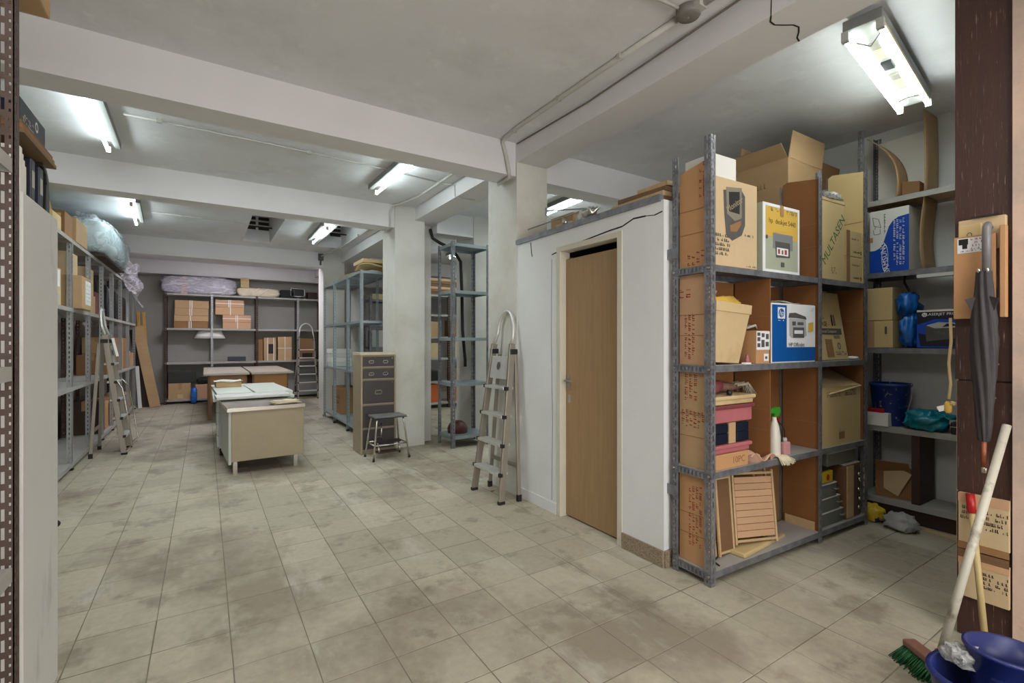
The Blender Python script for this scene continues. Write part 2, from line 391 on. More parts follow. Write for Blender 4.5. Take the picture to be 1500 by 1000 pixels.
def carton(label, cx, cy, z, w, d, h, rz=0, m=None, group=None, tp='t', open_=None, strap=None, seam=None, rot=None, cat='box', name='cardboard_box', bev=0.004):
    """closed or open carton; local origin at the middle of its base, front face to -Y"""
    m = m or kraft; t = thing(name, label, cat, (cx, cy, z), rz, group, rot)
    if open_ is None:
        MB().box(-w / 2, w / 2, -d / 2, d / 2, 0, h).build('body', m, t, bev)
    else:
        k = 0.005; b = MB()
        b.box(-w / 2, w / 2, -d / 2, d / 2, 0, k).box(-w / 2, w / 2, -d / 2, -d / 2 + k, k, h).box(-w / 2, w / 2, d / 2 - k, d / 2, k, h)
        b.box(-w / 2, -w / 2 + k, -d / 2 + k, d / 2 - k, k, h).box(w / 2 - k, w / 2, -d / 2 + k, d / 2 - k, k, h).build('body', m, t)
        for side, ang, ln in open_:
            a = R(ang); f = MB()
            if side in 'fb':
                sg = -1 if side == 'f' else 1; y0 = sg * d / 2
                f.add([(-w / 2 + .004, y0, h), (w / 2 - .004, y0, h), (w / 2 - .012, y0 + sg * math.sin(a) * ln, h + math.cos(a) * ln), (-w / 2 + .012, y0 + sg * math.sin(a) * ln, h + math.cos(a) * ln)], [(0, 1, 2, 3)])
            else:
                sg = -1 if side == 'l' else 1; x0 = sg * w / 2
                f.add([(x0, -d / 2 + .004, h), (x0, d / 2 - .004, h), (x0 + sg * math.sin(a) * ln, d / 2 - .012, h + math.cos(a) * ln), (x0 + sg * math.sin(a) * ln, -d / 2 + .012, h + math.cos(a) * ln)], [(0, 1, 2, 3)])
            f.build('flap', m, t, solid=0.005)
    if tp and open_ is None:
        e = 0.0007; q = min(0.05, w * .2); b = MB()
        if tp == 't':   # along the top seam, over the two ends
            b.box(-w / 2 - e, w / 2 + e, -q / 2, q / 2, h, h + e).box(-w / 2 - e, -w / 2, -q / 2, q / 2, h * .72, h + e).box(w / 2, w / 2 + e, -q / 2, q / 2, h * .72, h + e)
        else:           # across, down the front
            b.box(-q / 2, q / 2, -d / 2 - e, d / 2 + e, h, h + e).box(-q / 2, q / 2, -d / 2 - e, -d / 2, h * .6, h + e)
        b.build('tape', tape, t)
    if seam:
        MB().box(-w / 2 - .001, w / 2 + .001, -d / 2 - .001, d / 2 + .001, h * seam - .003, h * seam + .003).build('lid_edge', kraft_dark, t)
    if strap:
        e = 0.0015; q = 0.018; b = MB()
        for k in strap:
            if k[0] == 'v':
                x = (k[1] - .5) * w; b.box(x - q / 2, x + q / 2, -d / 2 - e, d / 2 + e, -0.0, h + e)
            else:
                zz = k[1] * h; b.box(-w / 2 - e, w / 2 + e, -d / 2 - e, d / 2 + e, zz - q / 2, zz + q / 2)
        b.build('strap', white_strap, t)
    return t

# ---- slotted angle uprights and tray shelves
def angle(mb, x, y, z0, z1, sx, sy, w=0.038, fine=False, m=0, t=0.0025):
    def flange(axis):
        def bx(a0, a1, c0, c1):
            if axis == 'x': mb.box(*sorted((x + sx * a0, x + sx * a1)), *sorted((y, y + sy * t)), c0, c1, m)
            else: mb.box(*sorted((x, x + sx * t)), *sorted((y + sy * a0, y + sy * a1)), c0, c1, m)
        if fine: rows = [(.006, .011, .009, .025), (.019, .027, .034, .052)]
        else: rows = [(w * .42, w * .62, .026, .05)]
        p = 0.0
        for a0, a1, hl, pitch in rows:
            bx(p, a0, z0, z1); p = a1; z = z0; k = 0
            while z < z1:
                ze = min(z + (pitch - hl), z1); bx(a0, a1, z, ze); z += pitch
        bx(p, w, z0, z1)
    flange('x'); flange('y')
def tray(mb, x0, x1, y0, y1, z, lip=0.034, t=0.003, m=0, mu=None):
    mu = m if mu is None else mu
    mb.box(x0, x1, y0, y1, z - t, z, m)
    mb.box(x0, x1, y0, y0 + t, z - lip, z - t, m); mb.box(x0, x1, y1 - t, y1, z - lip, z - t, m)
    mb.box(x0, x0 + t, y0 + t, y1 - t, z - lip, z - t, m); mb.box(x1 - t, x1, y0 + t, y1 - t, z - lip, z - t, m)

# ================================================================ the building
def slab(name, x0, x1, y0, y1, z0, z1, m, holes=(), parent=None):
    """slab with rectangular holes, cut into boxes"""
    xs = sorted({x0, x1, *[v for h in holes for v in h[:2]]}); ys = sorted({y0, y1, *[v for h in holes for v in h[2:]]}); b = MB()
    for i in range(len(xs) - 1):
        for j in range(len(ys) - 1):
            cx, cy = (xs[i] + xs[i + 1]) / 2, (ys[j] + ys[j + 1]) / 2
            if any(h[0] < cx < h[1] and h[2] < cy < h[3] for h in holes): continue
            b.box(xs[i], xs[i + 1], ys[j], ys[j + 1], z0, z1)
    return struct(name, b, m, parent)
CZ = 3.09
floor = struct('floor', MB().box(-1.9, 6.7, -3.7, 13.2, -0.12, -0.0016), grout)
# cement tiles on a 29.6 cm grid: the 300 that show largest are parts, the rest one joined part
PITCH, GX, GY = 0.296, 0.10, 2.0
def tile_mesh(mb, cx, cy, a=PITCH / 2 - 0.0019, z1=0.0, bv=0.002):
    v = [(cx + sx * a, cy + sy * a, -0.010) for sx, sy in ((-1, -1), (1, -1), (1, 1), (-1, 1))]
    v += [(cx + sx * a, cy + sy * a, z1 - bv * .7) for sx, sy in ((-1, -1), (1, -1), (1, 1), (-1, 1))]
    v += [(cx + sx * (a - bv), cy + sy * (a - bv), z1) for sx, sy in ((-1, -1), (1, -1), (1, 1), (-1, 1))]
    mb.add(v, [(i, (i + 1) % 4, 4 + (i + 1) % 4, 4 + i) for i in range(4)] + [(4 + i, 4 + (i + 1) % 4, 8 + (i + 1) % 4, 8 + i) for i in range(4)] + [(8, 9, 10, 11)])
tb = MB(); tile_mesh(tb, 0, 0); TM = tb.mesh('tile', tile)
cy_, sy_ = math.cos(math.atan(450 / 704)), math.sin(math.atan(450 / 704))
cells = []
for i in range(-7, 23):
    for j in range(-19, 38):
        x = GX + (i + .5) * PITCH; y = GY + (j + .5) * PITCH
        if x > 6.6 or x < -1.75 or y > 13.0: continue
        zc = x * sy_ + y * cy_; xc = x * cy_ - y * sy_
        seen = zc > 0.6 and abs(xc / zc) < 1.13 and 1.35 / zc * 704 < 540
        if x < -1.2 or (x > 2.35 and y > 1.9) or (x < -.45 and y < 2.6) or (x > 2.9 and y < .6): seen = False
        cells.append((zc if seen else 99 + abs(y), x, y))
cells.sort()
rt = random.Random(3); rest = MB()
for k, (q, x, y) in enumerate(cells):
    dz = rt.uniform(-.0012, .0008)
    if k < 290 and q < 90:
        o = bpy.data.objects.new('tile', TM); COL.objects.link(o); o.parent = floor
        o.location = (x, y, dz); o.rotation_euler = (rt.uniform(-.002, .002), rt.uniform(-.002, .002), rt.choice((0, 1, 2, 3)) * math.pi / 2 + rt.uniform(-.004, .004))
    else: tile_mesh(rest, x, y, z1=dz)
o = rest.build('tile_field', tile, floor); o['kind'] = 'stuff'

VENTS = [(0.55, 0.96, 7.5, 9.42), (1.68, 2.14, 7.5, 9.25)]
ceiling = slab('ceiling', -1.9, 6.7, -3.7, 13.2, CZ, CZ + .14, ceil_paint, VENTS)
for (x0, x1, y0, y1) in VENTS:      # light shafts with louvres, open below
    b = MB(); h = 0.42; z0 = CZ + .14; z1 = z0 + h; k = .03
    b.box(x0 - k, x0, y0, y1, z0, z1).box(x1, x1 + k, y0, y1, z0, z1).box(x0 - k, x1 + k, y0 - k, y0, z0, z1).box(x0 - k, x1 + k, y1, y1 + k, z0, z1).box(x0 - k, x1 + k, y0 - k, y1 + k, z1, z1 + k)
    sh = struct('skylight_shaft', b, ceil_paint, ceiling)
    for c in range(2):
        for r in range(3):
            xa = x0 + .03 + c * (x1 - x0) * .5
            struct('louvre_slot', MB().box(xa, xa + (x1 - x0) * .4, y1 - .02, y1 - .002, CZ + .20 + r * .085, CZ + .25 + r * .085), dark_hole, sh)
    struct('rim', MB().box(x0 - .03, x0, y0, y1, CZ - .012, CZ).box(x1, x1 + .03, y0, y1, CZ - .012, CZ).box(x0 - .03, x1 + .03, y1, y1 + .03, CZ - .012, CZ), ceil_paint, sh)
    struct('cross_bar', MB().box(x0, x1, y1 - .4, y1 - .38, CZ + .16, CZ + .18), dark_hole, sh)

struct('wall_left', MB().box(-1.9, -1.72, -3.7, 13.2, 0, CZ), grey_wall)
struct('wall_back', MB().box(-1.72, 6.6, 13.05, 13.2, 0, CZ), grey_wall)
struct('wall_far_right', MB().box(6.6, 6.7, -3.7, 13.2, 0, CZ), plaster)
struct('wall_front', MB().box(-1.72, 6.6, -3.7, -3.6, 0, CZ), plaster)
struct('wall_alcove', MB().box(4.76, 4.9, -3.6, 3.52, 0, CZ), plaster)
struct('wall_right', MB().box(2.93, 3.11, -3.6, 0.583, 0, CZ), dirty_wall)
# closet: door wall, shelf wall, rear wall and flat roof
XW = 2.31
cw = MB().box(XW, XW + .1, 1.93, 2.30, 0, 2.2).box(XW, XW + .1, 2.93, 3.54, 0, 2.2).box(XW, XW + .1, 2.30, 2.93, 2.06, 2.2)
closet = struct('wall_closet', cw, plaster)
struct('wall_closet_shelf_side', MB().box(XW + .1, 4.76, 1.93, 2.03, 0, 2.12), plaster)
struct('wall_closet_rear', MB().box(2.63, 4.76, 3.42, 3.52, 0, 2.12), plaster)
struct('ceiling_closet', MB().box(XW + .1, 4.76, 1.93, 3.54, 2.12, 2.2), grey_wall)
struct('cap_angle', MB().box(XW - .016, XW + .02, 1.95, 3.53, 2.195, 2.235), steel_dark, closet)
def ribbon(pts, w, name, m, parent, X):      # thin crack in a wall facing -X
    b = MB(); rn = random.Random(5)
    for (y0, z0), (y1, z1) in zip(pts, pts[1:]):
        b.bar((X, y0, z0), (X, y1, z1), .0012, w * rn.uniform(.7, 1.5), up=(0, 0, 1))
    return b.build(name, m, parent)
ribbon([(3.03, 2.055), (2.85, 2.085), (2.64, 2.107), (2.45, 2.125), (2.29, 2.12), (2.245, 2.15), (2.17, 2.19), (2.08, 2.15), (2.02, 2.175), (1.95, 2.13)][::-1] if 0 else
       [(3.03, 2.035), (2.80, 2.065), (2.58, 2.085), (2.39, 2.10), (2.27, 2.105), (2.17, 2.085 + .05), (2.07, 2.1 + .03), (2.0, 2.10 + .02), (1.94, 2.10 + .03)], .007, 'crack', crack_dark, closet, XW - .0006)
ribbon([(3.32, 2.18), (3.31, 2.1), (3.30, 2.06)], .008, 'crack', crack_dark, closet, XW - .0006)
ribbon([(3.03, 2.0), (3.035, 1.4), (3.02, .7), (3.03, .1)], .0022, 'crack', crack_dark, closet, XW - .0006)
# columns and beams
c1 = struct('column', MB().box(2.30, 2.63, 3.52, 4.02, 0, 2.92), col_plaster)
struct('column', MB().box(2.03, 2.43, 5.93, 6.42, 0, CZ).box(2.43, 2.60, 6.12, 6.42, 0, CZ), col_plaster)
struct('column', MB().box(1.96, 2.36, 9.93, 10.4, 0, CZ), col_plaster)
struct('column', MB().box(3.17, 3.62, 5.95, 6.5, 0, CZ), col_plaster)
bk = struct('ceiling_beam', MB().box(2.30, 2.62, -3.6, 13.05, 2.92, CZ + .01), beam_paint)
for y in (3.54, 5.96, 9.94):
    struct('ceiling_beam', MB().box(-1.72, 2.30, y, y + .24, 2.80, CZ + .01).box(2.62, 6.6 if y != 5.96 else 3.17, y, y + .24, 2.80, CZ + .01), beam_paint)
struct('ceiling_beam', MB().box(-1.72, 6.6, 12.68, 13.05, 2.80, CZ + .01), beam_paint)
b = MB(); rn = random.Random(9); yy = 0.0
for i in range(8):                       # crack round the long beam
    x = 2.30 + i * .04; b.bar((x, 1.28 + .03 * math.sin(i), 2.9194), (x + .04, 1.28 + .03 * math.sin(i + 1), 2.9194), .008, .001)
b.bar((2.2994, 1.28, 2.92), (2.2994, 1.275, 3.08), .001, .005); b.build('crack', crack_dark, bk)
# closet door
d = struct('door_1', MB().box(XW + .052, XW + .09, 2.312, 2.918, .012, 1.985), wood_door, None, .003)
struct('door_handle', MB().box(XW + .044, XW + .052, 2.865, 2.895, .98, 1.10).tube([(XW + .046, 2.88, 1.05), (XW + .01, 2.88, 1.05), (XW + .008, 2.80, 1.05)], .008), alu, d)
for z in (.25, 1.75): struct('hinge', MB().tube([(XW + .046, 2.318, z), (XW + .046, 2.318, z + .09)], .007), steel_dark, d)
struct('lock_plate', MB().box(XW + .049, XW + .052, 2.866, 2.894, .88, .94), steel, d)
struct('trim_1', MB().box(XW - .006, XW + .09, 2.918, 2.962, 0, 2.08).box(XW - .006, XW + .09, 2.268, 2.312, 0, 2.08).box(XW - .006, XW + .09, 2.312, 2.918, 2.04, 2.08), mat('cream_trim', (206, 200, 184), .6, .06, 4), None, .002)
struct('baseboard_closet', MB().box(XW - .014, XW, 1.93, 2.266, 0, .10).box(XW, XW + .06, 1.916, 1.93, 0, .10), terrazzo, None, .002)
struct('baseboard_white', MB().box(XW - .008, XW, 2.966, 3.52, 0, .09), plaster, None, .002)
# wood-clad wall end on the right
t2 = struct('trim_2', MB().box(2.955, 3.10, .585, .765, 0, CZ), dark_board)
struct('cladding_board', MB().box(2.945, 2.955, .586, .775, 1.176, CZ), wood_red, t2, .001)
struct('cladding_board', MB().box(2.945, 2.955, .586, .768, .004, 1.168), wood_red, t2, .001)
struct('cladding_edge', MB().box(2.955, 3.0, .766, .7725, .004, CZ), mat('pale_edge', (188, 160, 140), .6, .08, 6), t2)
for z, y in ((1.10, .64), (1.25, .63), (.66, .768)): struct('nail_head', MB().lathe([(.004, 0), (.003, .002)], 8, c=(0, 0, 0)), alu, t2).matrix_local = Matrix.Translation((2.945, y, z)) @ Matrix.Rotation(R(-90), 4, 'Y')

# ---- conduits
def run(label, pts, r=.011, clips=(), m=cable_grey, name='conduit', cat='conduit'):
    t = tag(MB().tube(pts, r, 8).build(name, m), label, cat)
    for p in clips: MB().box(p[0] - .018, p[0] + .018, p[1] - .012, p[1] + .012, p[2] - .016, p[2] + .016).build('clip', grey_light, t)
    return t
run('pale twin conduit running along the ceiling beside the long beam from the round junction box', [(2.13, 1.70, 3.073), (2.12, 2.3, 3.073), (2.12, 3.2, 3.073), (2.14, 3.46, 3.073), (2.16, 3.53, 3.06), (2.19, 3.52, 2.95), (2.22, 3.52, 2.82), (2.24, 3.55, 2.785), (2.26, 3.77, 2.785)], .017, [(2.12, 2.1, 3.075), (2.12, 2.7, 3.075), (2.13, 3.3, 3.075)])
run('thin grey cable following the long beam edge near the junction box', [(2.28, .2, 3.078), (2.27, 1.2, 3.08), (2.286, 1.8, 3.07), (2.292, 2.6, 3.05), (2.29, 3.5, 3.07)], .006, (), mat('dusty_cable', (128, 116, 104), .7, .1, 9), 'cable', 'cable')
j = thing('junction_box', 'round grey junction box on the ceiling where conduits meet', 'junction box', (2.13, 1.62, CZ), 0)
MB().lathe([(.062, -.002), (.062, -.035), (.056, -.045), (.02, -.048)], 20).build('body', mat('grey_box', (122, 118, 112), .6, .1, 20), j)
MB().box(-.03, .03, -.09, -.05, -.04, -.006).build('spout', grey_light, j); MB().lathe([(.006, -.048), (.005, -.051)], 8).build('screw', steel, j)
run('pale conduit leaving the junction box towards the entrance along the long beam', [(2.14, 1.56, 3.072), (2.16, 1.2, 3.072), (2.2, .3, 3.072)], .017)
run('pale conduit crossing the front ceiling to the junction box', [(1.2, 1.70, 3.076), (1.7, 1.66, 3.076), (2.06, 1.63, 3.072)], .008)
run('white conduit crossing the ceiling between the two single tube lamps', [(-.52, 4.66, 3.076), (.5, 4.68, 3.076), (1.5, 4.74, 3.076), (2.1, 4.8, 3.07)], .008, [(-.3, 4.66, 3.078), (.8, 4.70, 3.078)])
run('thin white conduit crossing the ceiling beyond the second beam', [(-.6, 8.0, 3.078), (.4, 8.05, 3.078), (.52, 8.05, 3.078)], .007)
run('pale conduit bending round the second column head', [(2.14, 4.2, 3.07), (2.14, 5.4, 3.07), (2.06, 5.82, 3.07), (1.99, 5.9, 3.06), (1.97, 5.94, 2.98), (1.97, 5.945, 2.82), (1.99, 6.2, 2.785), (2.05, 6.5, 2.95), (2.12, 7.0, 3.07), (2.1, 8.6, 3.07), (2.02, 9.6, 3.06), (1.9, 9.9, 3.0)], .014, [(2.14, 4.78, 3.07), (2.1, 7.9, 3.07)])
run('thin dark cable dropping over the beam between first and second column', [(2.15, 4.78, 3.065), (2.293, 4.75, 3.05), (2.294, 4.74, 2.93), (2.33, 4.73, 2.914), (2.52, 4.70, 2.912)], .006, (), cable_grey, 'cable', 'cable')
tag(MB().box(1.86, 1.95, 9.86, 9.938, 2.93, 3.06).box(1.89, 1.92, 9.90, 9.938, 2.84, 2.93).build('junction_box', mat('dark_grey_box', (90, 90, 88), .6, .1, 20), None, .004), 'square dark grey junction box on the third beam', 'junction box')
run('thick black hose bending from the beam down behind the empty grey shelf', [(2.56, 6.05, 2.86), (2.58, 6.02, 2.74), (2.68, 6.0, 2.68), (2.86, 5.99, 2.62), (2.98, 5.98, 2.45), (3.0, 5.98, 2.0), (3.01, 5.98, 1.5), (3.05, 5.98, 1.1), (3.05, 5.98, 1.0)], .022, (), rubber, 'hose', 'hose')
run('black pipe stub between closet column and beam', [(2.63, 3.60, 2.79), (2.72, 3.56, 2.85), (2.84, 3.56, 2.95)], .02, (), rubber, 'pipe', 'pipe')

# ---- fluorescent lamps, added fill panels
grey_housing = mat('grey_lamp_housing', (128, 130, 126), .6, .1, 8)
def lamp(label, x, y, rz, L, tubes, em, group=None, z=CZ):
    t = thing('fluorescent_lamp', label, 'lamp', (x, y, z), rz, group)
    w = .045 if len(tubes) == 1 else .17
    MB().box(-w / 2, w / 2, -L / 2, L / 2, -.055, -.001).build('housing', grey_housing, t, .003)
    for tx in tubes:
        MB().tube([(tx, -L / 2 + .03, -.09), (tx, L / 2 - .03, -.09)], .014, 10).build('tube', em, t)
        for s in (-1, 1): MB().box(tx - .016, tx + .016, min(s * (L / 2 - .03), s * L / 2), max(s * (L / 2 - .03), s * L / 2), -.105, -.054).build('end_cap', grey_light, t)
    return t
E_C = emit('cool_tube', *TUBE_COOL); E_W = emit('white_tube', *TUBE_WHITE); E_P = emit('warm_fill', *FILL_WARM); E_Q = emit('cool_fill', *FILL_COOL); E_L = emit('lilac_tube_fill', *LILAC_TUBE_FILL)
lamp('lit single tube lamp on the ceiling above the left shelves between first and second beam', -.63, 4.80, R(1), 1.22, [-.062], E_C)
lamp('lit single tube lamp on the ceiling beside the first column', 1.56, 4.74, R(1), 1.22, [.062], E_C)
lamp('lit single tube lamp on the ceiling left of both skylight shafts', -.72, 7.98, R(3), 1.22, [-.062], E_C)
lamp('lit single tube lamp on the ceiling between the two skylight shafts', 1.46, 8.0, R(-1), 1.22, [.062], E_C)
lamp('lit single tube lamp seen above the closet roof', 3.66, 4.75, R(-3), 1.22, [.062], E_C)
lamp('lit single tube lamp in the side hall behind the empty grey shelf', 4.0, 8.1, R(-3), 1.22, [.062], E_C)
lamp('lit lilac tube lamp hidden behind the third beam', .6, 11.0, R(90), 1.22, [.0], E_L)
def fill_panel(label, x, y, w, d, em):  # glowing ceiling panel added to brighten the room, out of view
    t = thing('added_fill_panel', label, 'lamp', (x, y, CZ))
    MB().box(-w / 2, w / 2, -d / 2, d / 2, -.05, -.001).build('housing', white_lam, t, .003)
    MB().box(-w / 2 + .015, w / 2 - .015, -d / 2 + .015, d / 2 - .015, -.054, -.0495).build('diffuser', em, t)
    return t
fill_panel('added warm fill panel on the front ceiling nearest the white cabinet', .2, .55, 1.2, .6, E_P)
fill_panel('added warm fill panel on the front ceiling towards the entrance wall', 1.0, -1.6, 1.2, .6, E_P)
fill_panel('added warm fill panel on the front ceiling beside the dirty plaster wall', 2.0, -.6, .5, 1.2, E_P)
fill_panel('added fill panel on the ceiling close behind the first beam', .45, 4.0, 1.6, .25, E_Q)
fill_panel('added fill panel on the ceiling close behind the second beam', .4, 6.45, 1.6, .3, E_Q)
fill_panel('added fill panel on the side hall ceiling behind the closet', 4.7, 5.0, .4, 1.4, E_Q)
fill_panel('added fill panel on the side hall ceiling near its rear shelves', 5.4, 7.6, .4, 1.2, E_Q)
fill_panel('added fill panel on the ceiling close behind the third beam', .6, 10.6, 1.6, .3, E_L)
tw = lamp('lit twin tube lamp with bare control gear above the right shelves', 3.47, 1.20, R(90 + 8), 1.27, [-.075, .075], E_W, z=3.03)
MB().tube([(0, -.4, .0), (0, -.4, .06)], .02).tube([(0, .4, 0), (0, .4, .06)], .02).build('ceiling_mount', steel, tw)
gear = [(-.38, .14, grey_light), (-.2, .1, kraft_yellow), (-.08, .07, grey_plastic), (.1, .1, black), (.27, .1, kraft_yellow), (.38, .07, grey_plastic)]
for y, l, m in gear: MB().box(-.025, .025, y - l / 2, y + l / 2, -.07, -.055).build('control_gear', m, tw, .002)
MB().tube([(-.06, -.5, -.06), (.0, -.44, -.07), (.06, -.5, -.06)], .003, 6).tube([(-.05, .5, -.06), (.01, .42, -.075), (.06, .48, -.06)], .003, 6).build('wire', rubber, tw)
MB().box(-.085, -.07, -.625, .625, -.075, -.055).box(.07, .085, -.625, .625, -.075, -.055).build('rim', cream_plastic, tw)

# ================================================================ shelving units
def unit(label, posts, levels, bays, mu, ms, top=None, fine=False, group=None, name='shelving_unit', w=.038, loc=(0, 0, 0), rz=0, mu2=None, lip=.034):
    t = thing(name, label, 'shelf', loc, rz, group)
    for (x, y, sx, sy, zt) in posts:
        b = MB(); angle(b, x, y, 0.0, zt, sx, sy, w, fine); b.build('upright', mu2 if (mu2 and sy < 0 and mu2 is not None) else mu, t)
        MB().box(*sorted((x - sx * .004, x + sx * (w * .75))), *sorted((y - sy * .004, y + sy * (w * .75))), 0, .02).build('foot', rubber, t)
    for z in levels:
        for (x0, x1, y0, y1) in bays:
            if isinstance(z, tuple) and not (z[1] <= (x0 if abs(x1 - x0) and z[3] == 'x' else y0) < z[2]): continue
            zz = z[0] if isinstance(z, tuple) else z
            b = MB(); tray(b, x0, x1, y0, y1, zz, lip); b.build('shelf', ms, t)
    return t

# --- right unit: three bays of cardboard-lined shelves, end frame towards the door wall
RA = math.atan((1.575 - 1.63) / (4.12 - 2.34))          # the row stands slightly askew
def RU(x, y=0.0, z=0.0):                                 # point in the unit's own frame -> world
    c, s = math.cos(RA), math.sin(RA); return (2.335 + x * c - y * s, 1.632 + x * s + y * c, z)
RD = .262
ru = thing('shelving_unit', 'dark slotted steel shelving unit with cardboard-lined bays beside the closet wall', 'shelf', RU(0), RA)
RL = [.075, .625, 1.215, 1.775]
for (x, y, sx, sy, zt) in [(0, 0, 1, 1, 2.49), (0, RD, 1, -1, 2.43), (1.155, 0, -1, 1, 2.49), (1.155, RD, -1, -1, 2.45), (1.79, 0, -1, 1, 2.62), (1.79, RD, -1, -1, 2.62)]:
    b = MB(); angle(b, x, y, 0, zt, sx, sy, .042, True); b.build('upright', steel_dark, ru)
for z in RL:
    for x0, x1 in ((.003, 1.150), (1.160, 1.787)):
        b = MB(); tray(b, x0, x1, .003, RD - .003, z, .036, mu=0); b.build('shelf', steel_dark, ru); MB().box(x0 + .004, x1 - .004, .006, RD - .006, z, z + .0008).build('dust_layer', shelf_dusty, ru)
    b = MB()                                             # slotted end brace
    for q in range(9): b.box(-.003, 0, .02 + q * .026, .034 + q * .026, z - .034, z - .004)
    b.box(-.003, 0, .0, RD, z - .008, z).box(-.003, 0, .0, RD, z - .04, z - .032).build('end_brace', steel_dark, ru)
    MB().tube([(-.007, .012, z - .02), (0, .012, z - .02)], .008, 6).tube([(-.007, RD - .012, z - .02), (0, RD - .012, z - .02)], .008, 6).build('bolt', alu, ru)
for z in (1.87, .47):                                    # tie plates to the closet wall
    MB().box(-.006, -.002, RD - .04, RD + .10, z - .03, z + .03).build('tie_plate', steel_dark, ru)
# cardboard linings (each sheet could be lifted out of its bay)
def lining(label, x, y0, y1, z0, z1, m=kraft_orange, marks=(), curl=0, cat='cardboard', cut=None):
    L = y1 - y0; hgt = z1 - z0
    t = thing('cardboard_sheet', label, cat, RU(x, (y0 + y1) / 2, z0), RA)
    if cut: MB().prism([(-L / 2, 0), (L / 2, 0), (L / 2, hgt * cut), (L / 2 - .03, hgt * (cut + .02)), (-L / 2, hgt)], -.003, .003, 'x').build('sheet', m, t)
    else: MB().box(-.003, .003, -L / 2, L / 2, 0, hgt).build('sheet', m, t)
    F = Face(t, .006, L, hgt, 'l')
    for (u0, v0, u1, v1, rows, seed) in marks: F.marks(u0, v0, u1, v1, rows, ink_red, True, seed=seed)
    for v in (.32, .55) if hgt > .3 else (): F.rect(0.02, v, .98, v + .006, kraft_dark, 'crease')
    return t
cov = 'tall orange cardboard sheet with red print lining the unit end above the top shelf'
lining(cov, .03, .04, RD - .03, RL[3] + .002, 2.37, kraft_orange, [(.3, .02, .95, .16, 4, 3), (.72, .66, .98, .99, 2, 4)], cut=.93)
lining('cardboard sheet with dark print lining the unit end below the top shelf', .03, .04, RD - .03, RL[2] + .002, RL[3] - .04, kraft_pink, [(.2, .06, .6, .56, 3, 6), (.0, .75, .5, .88, 2, 11)])
lining('cardboard sheet with red print lining the unit end beside the pink tray stack', .03, .04, RD - .03, RL[1] + .002, RL[2] - .04, kraft, [(.2, .7, .7, .98, 3, 7), (.1, .42, .95, .6, 6, 8)])
lining('cardboard sheet with long red print lining the unit end at floor level', .03, .04, RD - .03, RL[0] + .002, RL[1] - .04, kraft_orange, [(.35, .2, .85, .88, 4, 9)])
lining('brown cardboard divider standing tall between printer carton and green-lettered carton', 1.135, .012, RD - .01, RL[3] + .002, 2.44, lining_brown, cut=1.03)
lining('brown cardboard divider beside the white and blue printer carton', 1.135, .012, RD - .01, RL[2] + .002, RL[3] - .04, lining_brown)
lining('brown cardboard divider beside the green spray bottle', 1.135, .012, RD - .01, RL[1] + .002, RL[2] - .04, lining_brown)
lining('brown cardboard divider on the bottom shelf behind the folded frames', 1.135, .012, RD - .01, RL[0] + .002, RL[1] - .04, lining_brown)
lining('brown cardboard divider between plastic bin and printer carton', .585, .015, RD - .01, RL[2] + .002, RL[3] - .04, lining_brown)
lining('brown cardboard divider between pink tray stack and spray bottle', .585, .015, RD - .01, RL[1] + .002, RL[2] - .04, lining_brown)
lining('yellow cardboard sheet standing at the right end of the top shelf', 1.755, .012, RD - .01, RL[3] + .002, 2.60, kraft_yellow, cut=1.02)
lining('brown cardboard sheet at the right end beside the case carton', 1.755, .012, RD - .01, RL[2] + .002, RL[3] - .04, lining_brown)
lining('brown cardboard sheet at the right end beside the open-flapped carton', 1.755, .012, RD - .01, RL[1] + .002, RL[2] - .04, lining_brown)
def backing(label, x0, x1, z0, z1, m):
    t = tag(MB().box(-(x1 - x0) / 2, (x1 - x0) / 2, -.003, .003, 0, z1 - z0).build('cardboard_sheet', m), label, 'cardboard')
    t.location = RU((x0 + x1) / 2, RD + .006, z0); t.rotation_euler = (0, 0, RA)
backing('dark cardboard backing sheet behind bin and white printer carton', .02, 1.14, RL[2], RL[3] - .045, lining_brown)
backing('dark cardboard backing sheet behind pink trays and spray bottle', .02, 1.14, RL[1], RL[2] - .045, lining_brown)
backing('pale cardboard backing sheet behind the folded frames', .02, 1.14, RL[0], RL[1] - .045, kraft_dark)
backing('dark cardboard backing sheet behind the case carton', 1.16, 1.77, RL[2], RL[3] - .045, dark_board)
backing('dark cardboard backing sheet behind the flapped carton', 1.16, 1.77, RL[1], RL[2] - .045, dark_board)
backing('dark cardboard backing sheet behind the three grey cases', 1.16, 1.77, RL[0], RL[1] - .045, dark_board)
def inR(label, x0, x1, y0, z, d, h, **k):                # carton by its extent in the unit's frame
    p = RU((x0 + x1) / 2, y0 + d / 2, z); return carton(label, p[0], p[1], z + .001, x1 - x0, d, h, RA + k.pop('rz', 0), **k)

